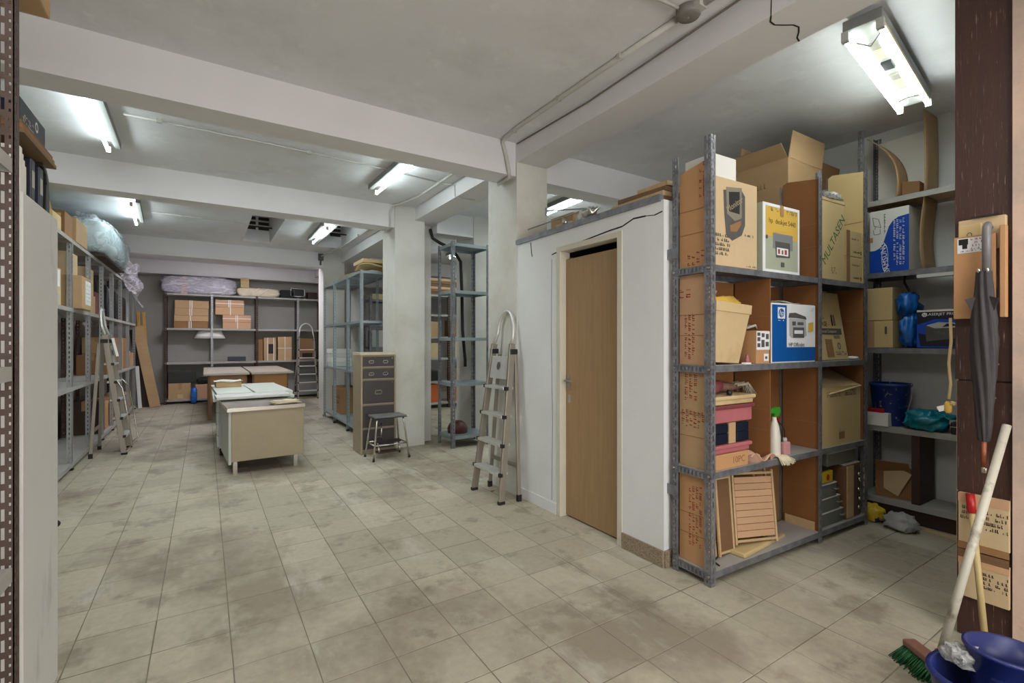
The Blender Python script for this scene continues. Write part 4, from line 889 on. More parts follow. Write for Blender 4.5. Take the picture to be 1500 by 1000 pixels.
c = carton('dark blue printer carton with a strap on the alcove shelf', 4.53, 1.20, 1.301, w, d, h, R(-90), navy, tp=None)
F = Face(c, w, d, h, 'f'); F.poly([(0, .02), (0, .62), (.30, .76), (1, .72), (1, .02)], blue_deep, 'blue_ground'); F.poly([(.06, .05), (.02, .4), (.4, .3), (1, .4), (1, .05)], navy, 'dark_swirl')
F.poly([(.16, .18), (.14, .58), (.9, .6), (.9, .3)], ink_grey, 'printer_picture'); F.poly([(.16, .6), (.36, .68), (.92, .62), (.88, .54), (.3, .52)], grey_light, 'paper_picture')
F.ring(.13, .88, .045, .055, white_ink, 'logo_disc'); F.text('hp', .13, .88, .026, navy, shear=.25); F.text('LASERJET PRO', .40, .885, .026, white_ink)
F.poly([(.42, .55), (.50, .64), (.60, .63), (.66, .58)], navy, 'mark')
MB().box(.11, .122, -d / 2 - .002, d / 2 + .002, 0, h + .002).box(-w / 2, .12, -d / 2 - .002, -d / 2, h - .012, h + .002).build('strap', white_strap, c)
t = thing('bucket', 'blue bucket spattered with white paint on the alcove counter', 'bucket', (4.52, 1.575, .702))
pb = mat('spattered_blue', (24, 48, 120), .5, .1, 6); layer(pb, (196, 204, 214), 26, .60, .66, .8, world=False)
MB().lathe([(.095, 0), (.10, .01), (.128, .30), (.136, .305), (.136, .325), (.124, .325), (.095, .02)], 26).build('body', pb, t); MB().tube([(.0, -.13, .30), (-.05, -.15, .22), (-.07, -.13, .12)], .003, 6).build('wire_handle', steel, t)
t = thing('plastic_bag', 'teal plastic bag spread over the alcove counter', 'bag', (4.45, 1.33, .702))
MB().blob((.02, 0, .065), (.11, .115, .075), 16, .5, 2.4, 12, .75, flat=.001).build('body', teal_bag, t)
MB().grid(10, 6, lambda u, v: (-.06 + .1 * v, 0.03 + .09 * u, .09 + .03 * math.sin(u * 5 + v * 4) - .02 * u), 0).build('loose_edge', teal_bag, t, solid=.002)
MB().grid(8, 6, lambda u, v: (-.04 + .1 * v, -.20 + .10 * u, .10 + .015 * math.sin(u * 7 + v * 5) + .02 * u), 0).build('loose_edge', teal_bag, t, solid=.002)
inA('low white carton under the teal bag at the counter end', 1.535, 1.68, 4.365, .701, .10, .10, m=white_card, tp=None)
tag(MB().add([(0, -.07, 0), (0, .06, .0), (.05, .06, 0), (.05, -.05, 0), (0, -.07, .03), (0, .06, .02), (.05, .06, .025), (.05, -.05, .03)], [(0, 3, 2, 1), (4, 5, 6, 7), (0, 1, 5, 4), (1, 2, 6, 5), (2, 3, 7, 6), (3, 0, 4, 7)]).build('red_packet', red, None, .003, (4.37, 1.63, .803)), 'red packet on the low white carton before the blue bucket', 'packet')
t = thing('tool_case', 'flat black case with a chrome handle on the alcove counter', 'case', (4.52, 1.08, .702))
MB().box(-.13, .15, -.16, .10, 0, .085).build('body', black, t, .008); MB().box(-.132, .152, -.162, .102, .05, .056).build('seam', steel, t)
MB().tube([(-.13, -.07, .03), (-.155, -.07, .03), (-.155, .06, .03), (-.13, .06, .03)], .006, 6).build('handle', chrome, t)
t = carton('torn dark carton lying open on the bottom alcove shelf', 4.54, 1.55, .152, .22, .2, .2, R(-78), kraft_dark, open_=[('f', 40, .12), ('r', 5, .16)])
tag(MB().obox((0, 0, 0), (.02, .17, .2), (R(25), 0, 0)).build('paper_wrap', kraft_pale, None, .004, (4.42, 1.55, .42)), 'torn pale paper wrap in the dark bottom of the alcove', 'paper').location = (4.44, 1.53, .30)
t = thing('plastic_bag', 'yellow and blue printed packet on the floor before the alcove shelf', 'bag', (4.24, 1.60, .001))
MB().blob((0, 0, .06), (.06, .085, .065), 12, .35, 2.5, 20, .8, flat=0).build('body', mat('packet_print', (208, 176, 40), .35, .1, 6, rgb2=(40, 66, 130), mid=.52, width=.04), t)
t = thing('plastic_bag', 'crumpled grey plastic bag on the floor before the alcove shelf', 'bag', (4.20, 1.40, .001))
MB().blob((0, 0, .055), (.08, .09, .06), 14, .32, 3.4, 9, .8, flat=0).build('body', mat('grey_bag', (178, 180, 182), .35, .15, 12, .6, 22), t)
tag(MB().lathe([(.01, 0), (.012, .5), (.01, 1)], 8).build('floor_batten', wood_pale, None, 0, (0, 0, 0)) if 0 else MB().bar((4.30, 1.30, .012), (4.27, .80, .012), .02, .02).build('floor_batten', kraft_pale), 'pale batten lying on the floor along the alcove plinth', 'batten')

# ---- things hung on and leaning at the wood-clad wall end (its face looks to -X)
PX = 2.943
def hung(label, y0, y1, z0, z1, x, th, m, **k):
    t = thing('cardboard_sheet', label, 'cardboard', (x - th / 2, (y0 + y1) / 2, z0), R(-90))
    MB().box(-(y1 - y0) / 2, (y1 - y0) / 2, -th / 2, th / 2, 0, z1 - z0).build('sheet', m, t, min(.003, th * .3)); return t, Face(t, y1 - y0, th, z1 - z0, 'f')
hung('pale carton piece with a blue band hung topmost on the wood-clad wall end', .60, .755, 1.76, 1.90, PX, .03, kraft_pale)
MB().box(-.03, .06, -.03, -.02, .1405, .147).build('dark_band', black, COL.objects[-1].parent if 0 else [o for o in COL.objects if o.name.startswith('cardboard_sheet') and o.parent is None][-1])
t, F = hung('small carton piece with a hook mark behind the big hung cardboard', .675, .752, 1.76, 1.875, PX - .031, .012, kraft_yellow)
F.ring(.5, .6, .12, .1, ink_grey, 'hook_mark', .7)
t, F = hung('narrow orange cardboard edge hung beside the umbrella', .592, .612, 1.455, 1.85, PX - .031, .035, kraft_orange)
t, F = hung('big flat brown cardboard with a printed label hung on the wood-clad wall end', .625, .765, 1.452, 1.822, PX - .045, .012, kraft_orange)
F.rect(.10, .80, .78, .98, white_ink, 'label'); F.rects([(.13, .90, .36, .97), (.22, .85, .34, .90)], ink, 'picture'); F.marks(.42, .82, .75, .97, 4, ink_red, seed=3); F.marks(.14, .805, .7, .83, 1, ink, seed=6)
t = thing('umbrella', 'folded dark umbrella hanging handle-up on the wood-clad wall end', 'umbrella', (PX - .09, .655, 0))
MB().tube([(0, -.008, 1.655), (0, -.008, 1.82), (.004, -.008, 1.845), (.016, -.008, 1.857), (.03, -.008, 1.845)], .0155, 10).build('handle', mat('grey_handle', (120, 120, 122), .35, .1, 6), t)
b = MB(); n = 32; rings = []
for (z, r) in [(1.655, .022), (1.60, .026), (1.54, .030), (1.50, .032), (1.44, .037), (1.36, .039), (1.28, .038), (1.2, .035), (1.10, .030), (1.0, .024), (.925, .018), (.915, .012)]:
    rings.append([(r * (1 + .24 * math.sin(8 * (2 * math.pi * j / n) + z * 14)) * math.cos(2 * math.pi * j / n) * .8, r * (1 + .24 * math.sin(8 * (2 * math.pi * j / n) + z * 14)) * math.sin(2 * math.pi * j / n), z) for j in range(n)])
b.add([p for q in rings for p in q], [(k * n + j, k * n + (j + 1) % n, (k + 1) * n + (j + 1) % n, (k + 1) * n + j) for k in range(len(rings) - 1) for j in range(n)], 0, True)
b.build('canopy', mat('dark_canopy', (54, 50, 52), .6, .15, 9, .2, 50), t)
MB().add([(-.02, .022, 1.545), (-.03, .056, 1.535), (-.02, .036, 1.48)], [(0, 1, 2)]).add([(-.02, -.022, 1.545), (-.03, -.054, 1.532), (-.02, -.036, 1.48)], [(0, 1, 2)]).build('canopy_flap', MATS['dark_canopy'], t, solid=.003)
MB().tube([(0, 0, .915), (0, 0, .80)], .009, 8).build('tip', mat('orange_tip', (150, 84, 50), .4, .1, 6), t); MB().lathe([(.01, .78), (.011, .80), (.008, .805)], 10).build('ferrule', chrome, t)
for s in (-1, 1): MB().lathe([(.006, 0), (.006, .016), (.003, .02)], 8, c=(-.012, s * .014, 1.648)).build('rib_tip', chrome, t)
for k, (z0, z1, lab) in enumerate(((.435, .66, 'upper handwritten pale carton leaning on the wood-clad wall end'), (.19, .372, 'lower handwritten pale carton at the foot of the wood-clad wall end'))):
    t, F = hung(lab, .590, .757, z0, z1, PX - .002, .022, kraft_pale)
    F.marks(.05, .45, .22, .75, 3, ink, seed=k + 40); F.marks(.42, .30, .98, .72, 4, ink, seed=k + 50, fill=.62)
    F.rect(0, .82, 1, 1, kraft_pink, 'top_fold')
    if k == 0: F.rect(0, -.12, 1, .02, kraft_dark, 'brown_band'); F.rect(0, -.30, 1, -.14, wood_brown, 'brown_band')
run('beige cord with a hanging switch beside the wood-clad wall end', [(2.94, .79, 1.46), (2.942, .788, 1.35), (2.936, .795, 1.25), (2.942, .79, 1.15), (2.936, .795, 1.08)], .006, (), kraft_yellow, 'cord', 'cord')
t = thing('cord_switch', 'yellowish switch and white tag hanging at the end of the beige cord', 'switch', (2.936, .797, 1.035))
MB().lathe([(.008, -.02), (.014, -.01), (.015, .02), (.008, .035)], 12).build('body', yellow_print, t); MB().obox((-.005, -.018, .028), (.02, .018, .016), (R(20), 0, 0)).build('plug', kraft_yellow, t, .003); MB().obox((-.005, .022, .0), (.004, .03, .024), (R(-25), 0, 0)).build('tag', paper, t)
# long handled broom with green bristles
t = thing('broom', 'worn white broom with green bristles leaning towards the wall end', 'broom', (0, 0, 0))
p0, p1 = Vector((2.475, .70, .075)), Vector((2.905, .595, .99))
MB().tube([p0, p1], .0155, 12).build('stick', stick_white, t)
hd = Vector((-.10, -.15, 0)).normalized(); nx = Vector((-hd.y, hd.x, 0)); M = Matrix.Translation((2.46, .71, .055)) @ Matrix(((hd.x, nx.x, 0, 0), (hd.y, nx.y, 0, 0), (0, 0, 1, 0), (0, 0, 0, 1))).to_4x4()
o = MB().box(-.13, .15, -.028, .028, 0, .03).build('head', wood_red if 0 else mat('brown_broom_head', (132, 92, 78), .5, .12, 8), t, .008); o.matrix_local = M
o = MB().lathe([(.024, .02), (.024, .05), (.02, .075)], 12, c=(.03, 0, 0)).build('socket', mat('brown_socket', (110, 54, 40), .5, .1, 6), t); o.matrix_local = M
b = MB(); rn = random.Random(6)
for q in range(420):
    x = rn.uniform(-.13, .15); y = rn.uniform(-.026, .026); sx = x * .08; b.tube([(x, y, .002), (x + sx + rn.uniform(-.008, .008), y * 1.7 - .03 + rn.uniform(-.008, .008), -.053)], .0022, 3)
o = b.build('bristles', bristle_green, t); o.matrix_local = M; o['kind'] = 'stuff'
t = thing('broom', 'pale wooden stick with a red grip standing behind the blue mop bucket', 'broom', (0, 0, 0))
MB().tube([(2.82, .64, .02), (2.905, .708, .60)], .0125, 10).build('stick', stick_wood, t)
dv = (Vector((2.905, .708, .60)) - Vector((2.82, .64, .02))).normalized()
MB().tube([Vector((2.905, .708, .60)) - dv * .02, Vector((2.905, .708, .60)) + dv * .02, Vector((2.905, .708, .60)) + dv * .065], .0165, 12).build('red_grip', red, t)
MB().box(2.74, 2.90, .62, .66, .002, .03).build('head', grey_light, t, .006)
t = thing('mop_bucket', 'blue oval mop bucket with wringer cup at the wall end', 'bucket', (2.225, .472, .001), R(-32))
b = MB().lathe([(.135, 0), (.14, .01), (.165, .225), (.175, .228), (.175, .24), (.158, .24), (.135, .02)], 36, sx=1.22, sy=.86); b.build('body', blue_plastic, t)
b = MB().lathe([(.075, .10), (.10, .20), (.118, .30), (.126, .302), (.126, .312), (.112, .312), (.095, .22), (.068, .12)], 32, sx=1.0, sy=.86); b.build('wringer_cup', blue_plastic, t, 0, (.03, .02, 0), (0, R(4), 0))
MB().box(-.05, .02, -.12, .12, .225, .25).build('wringer_bridge', blue_plastic, t, .006)
MB().blob((-.06, .07, .262), (.05, .045, .03), 10, .5, 3, 2, .7).build('wrung_rag', film_bag, t)

# ================================================================ near left: perforated unit and tall white cabinet
NX = -.45
t = thing('shelving_unit', 'near perforated steel shelving unit at the picture edge', 'shelf', (0, 0, 0))
for (x, y, sx, sy) in [(NX, 1.885, -1, 1), (-.88, 1.885, 1, 1), (NX, .95, -1, -1), (-.88, .95, 1, -1)]:
    b = MB(); angle(b, x, y, 0, 2.46, sx, sy, .045, True); b.build('upright', rust if 0 else mat('brown_grey_steel', (84, 70, 64), .55, .15, 12, .1, 60, metal=.4), t)
for z in (.10, .72, 1.28, 1.86, 2.46):
    b = MB(); tray(b, -.877, NX - .003, .955, 1.88, z, .04); b.build('shelf', shelf_dusty, t)
c = carton('flat brown carton overhanging the near shelving unit at the top', -.66, 1.84, 2.461, .42, .84, .11, 0, kraft)
tag(MB().blob((0, 0, .06), (.1, .12, .06), 8, .2, 3, 3, .4, flat=0).build('blue_bundle', blue_bag, None, 0, (-.66, 1.7, 1.281)), 'blue bundle on the near shelf at the picture edge', 'bundle')
carton('tan carton poking out low on the near shelf at the picture edge', -.60, 1.45, .722, .2, .3, .16, R(12), kraft, rot=None)
carton('pale carton on the near shelf below its top level', -.64, 1.68, 1.862, .3, .3, .28, 0, kraft_pale)
t = thing('tall_cabinet', 'tall plain white cabinet standing beyond the near shelving unit', 'cabinet', (-.49, 2.14, 0))
MB().box(-.46, 0, 0, .43, .03, 1.83).build('body', white_lam, t, .003); MB().box(-.44, -.02, .02, .41, 0, .03).build('plinth', dark_board, t)
MB().box(-.45, -.01, .431, .447, .06, 1.81).build('door', white_lam, t, .002); MB().lathe([(.012, 0), (.014, .02), (.01, .026)], 12).build('knob', rubber, t, 0, (-.012, .447, .62), (R(-90), 0, 0))
CT = 1.831
def cab(x, y): return (-.49 + x, 2.14 + y, CT)
for k, (y, w) in enumerate(((.20, .045), (.30, .05))):
    t = tag(MB().box(-.30, -.02, -w / 2, w / 2, 0, .16).build('box_file', navy, None, .004, cab(0, y)), ['dark box file on the white cabinet, the nearer one', 'dark box file on the white cabinet beside the curved black tray'][k], 'file', 'dark box files')
    MB().box(-.0205, -.0195, -w * .3, w * .3, .06, .12).build('spine_label', grey_light, t)
tag(MB().prism([(.36, 0), (.41, 0), (.415, .08), (.405, .14), (.375, .175), (.33, .19), (.33, .175), (.365, .155), (.38, .12), (.375, .06)], -.28, -.02, 'x').build('curved_tray', black, None, .003, cab(0, 0)), 'curved black plastic tray standing at the far edge of the white cabinet', 'tray')
for k in range(4): tag(MB().box(-.25, -.012 - .004 * k, -.012, .012, 0, .15 - .012 * k).build('folder', paper, None, .001, cab(0, .03 + .032 * k)), ['white folder first in the row on the white cabinet', 'white folder second in the row on the white cabinet', 'white folder third in the row on the white cabinet', 'white folder fourth in the row, next to the dark box file'][k], 'folder', 'white folders')
for k, (a, m) in enumerate(((0, mat('old_board', (124, 104, 76), .8, .12, 5)), (.016, kraft_dark), (.03, MATS['old_board']))):
    tag(MB().box(-.32, .0 - k * .004, .0, .40 - .012 * k, 0, .014).build('flat_board', m, None, .001, (-.49, 2.15 + .004 * k, CT + .192 + a)), ['lowest flat board laid over the box files', 'middle flat board laid over the box files', 'uppermost flat board laid over the box files'][k], 'board', 'flat boards')
t = carton('black printed carton tilted on the boards over the white cabinet', -.63, 2.34, CT + .245, .30, .24, .085, R(90), navy, tp=None); t.location.z = CT + .24
F = Face(t, .30, .24, .085, 'f'); F.ring(.62, .55, .06, .22, white_ink, fill=.6); F.marks(.1, .1, .5, .45, 3, grey_light, seed=2)
tag(MB().box(-.1, .1, -.05, .05, 0, .12).build('blue_box', blue_print, None, .003, (-.62, 2.17, CT + .242)), 'blue box behind the black printed carton over the white cabinet', 'box').location = (-.66, 2.168, CT + .24)

# ================================================================ left shelving run along the hall
LX0, LX1 = -1.17, -1.60
LY = [5.80, 6.72, 7.66, 8.55, 9.40, 10.28, 11.20, 12.15]
lv = thing('shelving_unit', 'long grey slotted steel shelving run along the left hall wall', 'shelf', (0, 0, 0))
for i, y in enumerate(LY):
    for x, sx, m in ((LX0, -1, steel), (LX1, 1, rust)):
        b = MB(); angle(b, x, y, 0, 2.42, sx, 1 if i < 7 else -1, .045); b.build('upright', m, lv)
    MB().box(LX0 - .04, LX0 + .006, y - .004, y + .045, 0, .022).build('foot', rubber, lv)
for i in range(7):
    for z in (.075, .87, 1.70, 2.42):
        b = MB(); tray(b, LX1, LX0 + .002, LY[i] + .004, LY[i + 1] - .002, z, .04, mu=1); b.build('shelf', [shelf_dusty, shelf_under], lv)
def inL(label, y0, y1, x1, z, d, h, **k):   # carton by extent along the run; x1: its front
    return carton(label, x1 - d / 2, (y0 + y1) / 2, z + .001, y1 - y0, d, h, R(90) + R(k.pop('rz', 0)), **k)
c = inL('large tan carton jutting out of the left shelf at its near end', 6.775, 7.25, -1.10, 1.70, .34, .35, tp=None); F = Face(c, .475, .34, .35, 'f'); F.rect(.35, .15, .95, .9, white_ink, 'label'); F.marks(.4, .2, .9, .8, 5, grey_light, seed=2)
c = inL('tan carton with a white label behind the jutting one', 5.86, 6.36, -1.19, 1.70, .34, .36, m=kraft_pale, tp=None); F = Face(c, .5, .34, .36, 'f'); F.rect(.4, .5, .9, .95, white_ink, 'label'); F.rect(.5, .08, .85, .3, grey_light, 'label')
c = inL('pale carton on top of the jutting carton', 6.80, 7.15, -1.2, 2.053, .3, .25, m=kraft_pale, tp=None)
inL('brown carton in the upper left shelf corner above the labelled one', 5.9, 6.4, -1.25, 2.063, .3, .24, m=kraft_dark, tp=None)
inL('pale carton upper of two in the second bay of the left shelf', 7.02 + .0, 7.5, -1.22, 2.03, .32, .33, m=kraft_pale, tp=None)
inL('tan carton lower of two in the second bay of the left shelf', 7.05, 7.48, -1.2, 1.80, .3, .228, tp=None)
for o in [q for q in COL.objects if q.type == 'EMPTY'][-2:]: o.location.y += .70
for o in [q for q in COL.objects if q.type == 'EMPTY'][-2:]: o.location.z -= .098 if o.location.z < 1.9 else .096
c = inL('small dark red carton next to the blue roll on the left shelf', 8.20, 8.5, -1.21, 1.70, .3, .30, m=mat('dark_red_card', (110, 46, 44), .6, .1, 6), tp=None)
t = tag(MB().lathe([(.06, 0), (.065, .01), (.065, .10), (.055, .11), (.03, .13)], 16).build('blue_roll', blue_plastic, None, 0, (-1.25, 8.80, 1.701)), 'blue plastic pot on the left shelf beside the red carton', 'pot')
rn = random.Random(12)
for k, (y, hgt, wd, m, lab) in enumerate([(8.66, .55, .10, black_soft, 'slim black case standing in the third bay of the left shelf'), (9.02, .6, .16, dark_board, 'dark board case standing in the third bay of the left shelf'), (9.6, .52, .22, black_soft, 'black soft bag in the fourth bay of the left shelf'), (10.0, .5, .16, grey_plastic, 'grey case in the fourth bay of the left shelf'),
                                          (10.55, .5, .25, black_soft, 'black soft bag in the fifth bay of the left shelf'), (11.5, .48, .3, dark_board, 'dark case in the sixth bay of the left shelf'), (11.9, .45, .14, grey_pad, 'grey bundle in the last bay of the left shelf')]):
    t = tag(MB().blob((0, 0, hgt / 2), (.15, wd / 2, hgt / 2), 10, .14, 2.5, k, .35, flat=0).build('soft_case', m, None, 0, (-1.40, y, 1.701)), lab, 'case')
t = thing('camera_tripod', 'folded grey tripod standing among the black bags on the left shelf', 'tripod', (-1.28, 10.22 - .42, 1.702))
for a in range(3): MB().tube([(.0, 0, .5), (.05 * math.cos(a * 2.1), .05 * math.sin(a * 2.1), .0)], .012, 8).build('leg', grey_light, t)
MB().tube([(0, 0, .48), (0, 0, .60)], .014, 8).build('column', black, t)
# middle level
inL('tall tan carton standing at the near end of the middle left shelf', 5.90, 6.16, -1.2, .87, .3, .40, m=kraft_yellow, tp=None)
rows = [(9.08, 9.36, .28), (9.46, 9.80, .30), (9.82, 10.16, .30), (10.36, 10.72, .30), (10.75, 11.12, .3), (11.30, 11.7, .3)]
for k, (a, b_, hh) in enumerate(rows):
    inL('brown carton on the middle left shelf, %s in the lower row' % ['first', 'second', 'third', 'fourth', 'fifth', 'sixth'][k], a, b_, -1.2, .87, .34, hh, m=kraft if k % 2 else kraft_dark, group='brown cartons on the middle left shelf', tp='t')
for k, (a, b_, hh) in enumerate([(9.46, 9.80, .24), (9.82, 10.16, .24), (10.36, 10.72, .24), (10.75, 11.12, .24)]):
    inL('brown carton stacked on the middle left shelf, %s in the upper row' % ['first', 'second', 'third', 'fourth'][k], a, b_, -1.2, 1.172, .34, hh, m=kraft_dark if k % 2 else kraft, group='brown cartons on the middle left shelf', tp='t')
inL('pale carton at the far end of the middle left shelf', 11.72, 12.05, -1.19, .87, .34, .26, m=kraft_pink)
# bottom level
for k, (a, b_, hh, m, lab) in enumerate([(8.66, 9.0, .45, dark_board, 'dark brown box on the floor shelf behind the folding ladder'), (9.05, 9.36, .40, kraft_orange, 'orange-brown box on the floor shelf behind the folding ladder'), (9.5, 10.1, .34, kraft_dark, 'brown carton low on the left shelf in the fourth bay'), (10.4, 11.1, .3, kraft_orange, 'orange-brown carton low on the left shelf in the fifth bay'), (11.3, 12.0, .3, kraft, 'tan carton low on the left shelf in the sixth bay')]):
    inL(lab, a, b_, -1.22, .075, .34, hh, m=m)
# on top of the run
inL('open brown carton on top of the left shelf near the white cabinet', 6.1, 6.42, -1.2, 2.42, .34, .16, m=kraft_yellow, open_=[('l', 30, .12), ('r', 40, .1)])
inL('flat brown carton stacked on top of the left shelf near the cabinet', 6.46, 6.80, -1.18, 2.42, .36, .24, m=kraft_dark)
inL('big tan carton on top of the left shelf beside the wrapped bundle', 6.86, 7.42, -1.16, 2.42, .38, .26, m=kraft)
t = tag(MB().box(-.30, .20, -.9, .9, 0, .03).build('wide_board', dark_board, None, .003, (-1.26, 8.6, 2.421)), 'dark wide board carrying the wrapped bundle on the left shelf', 'board'); t.location = (-1.26, 8.75, 2.421)
t = thing('wrapped_bundle', 'bundle in pale blue clear plastic on top of the left shelf', 'bundle', (-1.27, 8.72, 2.453))
MB().blob((0, 0, .20), (.28, 1.05, .21), 18, .10, 1.6, 2, .42, flat=0).build('padding', pale_blue_pad, t)
MB().blob((0.01, .0, .225), (.29, 1.07, .225), 22, .07, 2.6, 5, .45, flat=0).build('plastic_film', film_blue, t)
MB().blob((0, -.5, .46), (.12, .2, .07), 10, .5, 2.6, 11, .6).build('white_bag', film_white, t)
t = tag(MB().grid(10, 14, lambda u, v: (.05 + .10 * u + .05 * math.sin(v * 11 + u * 3), 1.0 + 1.6 * u, .24 - .75 * v * (.35 + .65 * u) + .04 * math.sin(u * 13)), 0).build('plastic_sheet', film_white, None, 0, (-1.18, 8.95, 2.48), None, .002), 'loose clear plastic hanging off the wrapped bundle end', 'plastic')

# ================================================================ step ladders
def ladder(label, loc, rz, H, n, w0, w1, dep, spread, platform=True, rails=False, yt=None):
    """front rails from y=0, base at -dep/2 ... local: front to -Y"""
    t = thing('step_ladder', label, 'ladder', loc, rz)
    yt = dep * .28 if yt is None else yt
    def rail(s, z): k = z / H; return Vector((s * (w0 + (w1 - w0) * k) / 2, -dep / 2 + (yt + dep / 2) * k, z))
    zt = H * .82
    for s in (-1, 1):
        MB().bar(rail(s, .02), rail(s, zt), .028, .055, up=(0, 1, 0)).build('front_rail', alu, t, .003)
        r0 = Vector((s * (w0 + spread) / 2, dep / 2, .02)); r1 = Vector((s * (w1 * .96) / 2 + s * .012, yt + .012, zt * .93))
        MB().bar(r0, r1, .022, .032, up=(0, 1, 0)).build('rear_rail', alu, t, .003)
        MB().bar(r0 + Vector((0, 0, -.02)), r0 + Vector((0, 0, .035)), .028, .038).build('rubber_foot', rubber, t); p = rail(s, 0); MB().bar(p, p + Vector((0, 0, .025)), .032, .058).build('rubber_foot', rubber, t)
        q = rail(s, zt * .95); MB().obox(q + Vector((s * .006, .012, 0)), (.045, .07, .045)).build('hinge_block', black, t, .004)
    arc = [rail(-1, zt)] + [Vector((-w1 / 2 * math.cos(a), yt - .01 + .02 * math.sin(a), zt + (H - zt) * (.35 + .65 * math.sin(a)))) for a in [math.pi * q / 12 for q in range(13)]] + [rail(1, zt)]
    MB().tube(arc, .016, 8).build('hoop', alu_bright, t)
    for k in range(n):
        z = H * .82 * (k + 1) / (n + 1.6) + .0; a = rail(-1, z); b_ = rail(1, z)
        MB().box(a.x + .012, b_.x - .012, a.y - .05, a.y + .055, z - .012, z + .012).build('step', alu_bright, t, .004)
        for s, p in ((-1, a), (1, b_)): MB().obox((p.x + s * .004, p.y - .03, z), (.03, .03, .03)).build('step_cap', black, t)
    MB().bar(Vector((-(w0 + spread) / 2, dep / 2, .02)).lerp(Vector((-w1 / 2, yt, zt * .93)), .22), Vector(((w0 + spread) / 2, dep / 2, .02)).lerp(Vector((w1 / 2, yt, zt * .93)), .22), .02, .03).build('rear_brace', alu, t)
    if platform:
        z0 = zt * .78; a = rail(-1, z0); pw = (w0 + (w1 - w0) * (z0 / H)) - .06
        MB().obox((0, a.y + .0, z0 + .085), (pw, .016, .20), (R(-9), 0, 0)).build('folded_platform', alu_bright, t, .004)
        o = MB().lathe([(.026, 0), (.026, .004)], 18, sx=.8, sy=1.35).build('platform_badge', ink_grey, t, 0, (0, a.y - .012, z0 + .10), (R(81), 0, 0))
    if rails:
        for s in (-1, 1): MB().tube([rail(s, zt * .62) + Vector((s * .03, -.04, 0)), rail(s, zt * .60) + Vector((s * .09, -.10, -.06)), rail(s, .5) + Vector((s * .08, -.10, 0)), rail(s, .12) + Vector((s * .06, -.10, 0)), rail(s, .06) + Vector((s * .03, -.03, 0))], .007, 6).build('hand_wire', chrome, t)
    return t
ladder('aluminium step ladder folded against the white closet wall', (2.155, 3.64, 0), R(-90), 1.62, 4, .47, .26, .17, .02, yt=.112)
ladder('aluminium step ladder with wire rails leaning at the left shelf', (-.96, 7.56, 0), R(90), 1.74, 5, .46, .24, .30, .10, rails=True)
ladder('aluminium step ladder standing before the back wall shelves', (2.05, 12.30, 0), 0, 1.78, 6, .44, .30, .34, .12, platform=False)
tag(MB().add([(-.10, 0, 0), (.10, 0, 0), (.13, .05, .22), (-.08, .05, .22)], [(0, 1, 2, 3)]).build('paper_sheet', paper, None, 0, (-.895, 7.52, 1.17), (0, 0, R(90)), .002), 'white paper lodged on the steps of the left shelf ladder', 'paper')

# ================================================================ back wall shelves
BY0, BY1 = 12.6, 12.98
bs = thing('shelving_unit', 'brown and grey shelving along the back wall of the hall', 'shelf', (0, 0, 0))
BXs = [-.73, .11, 1.0, 1.88, 2.45]
for i, x in enumerate(BXs):
    for y, sy in ((BY0, 1), (BY1, -1)):
        b = MB(); angle(b, x, y, 0, 2.40, 1 if i < 4 else -1, sy, .045); b.build('upright', rust if i in (0, 2) or sy < 0 else steel, bs)
for i in range(4):
    for z in ((.10, .90, 1.64, 2.39) if i != 1 else (.90, 1.64, 2.39)):
        b = MB(); tray(b, BXs[i] + .003, BXs[i + 1] - .003, BY0 + .002, BY1 - .002, z, .04, mu=1); b.build('shelf', [shelf_dusty, shelf_under], bs)
st = thing('x', '', 'x') if 0 else None
z = 1.641
for k, hh in enumerate((.15, .12, .155, .17)):
    carton('strapped flat carton, %s of the stack of four on the back shelf' % ['lowest', 'second', 'third', 'topmost'][k], -.25 + .005 * k, 12.78, z, .62, .3, hh, 0, kraft if k else kraft_dark, 'strapped cartons on the back shelf', None, strap=[('v', .5), ('v', .44)] if k != 1 else [('v', .47)]); z += hh + .003
z = 1.641
for k, (x, hh) in enumerate(((.62, .145), (.62, .16), (.48, .17), (.48, .165))):
    w = .56; carton('strapped carton, %s of the two-step stack on the back shelf' % ['lowest', 'second', 'third', 'topmost'][k], x, 12.79, z, w, .3, hh, 0, kraft_pink, 'strapped cartons on the back shelf', None, strap=[('v', .52), ('v', .46), ('h', .5)] if k % 2 else [('v', .52)]); z += hh + .003
for k, (x, w, hh, m) in enumerate(((1.10, .10, .50, kraft_dark), (1.30, .26, .54, kraft), (1.62, .30, .56, kraft), (2.12, .34, .52, kraft_dark))):
    c = carton(['narrow brown carton first on the right middle shelf of the back wall', 'strapped carton with a dark hand hole on the back shelf', 'strapped tan carton right of the one with the hand hole', 'brown carton behind the back wall ladder'][k], x, 12.79, .901, w, .3, hh, 0, m, None, None, strap=[('v', .3), ('v', .8)] if k == 1 else ([('v', .5), ('h', .52)] if k == 2 else None))
    if k == 1: Face(c, w, .3, hh, 'f').rect(.36, .30, .78, .72, dark_hole, 'hand_hole')
    if k == 3: Face(c, w, .3, hh, 'f').rect(.15, .05, .85, .32, dark_hole, 'dark_gap')
t = thing('wrapped_bundle', 'long bundle in crumpled clear plastic on top of the back shelf', 'bundle', (-.10, 12.78, 2.392))
MB().blob((0, 0, .19), (.66, .16, .19), 16, .05, 1.6, 3, .35, flat=0).build('padding', grey_pad, t); MB().box(-.34, -.22, -.165, -.16, .0, .36).build('pink_band', mattress_pink, t)
MB().blob((0, -.0, .195), (.70, .18, .20), 24, .07, 3.0, 8, .4, flat=0).build('plastic_film', film_white, t)
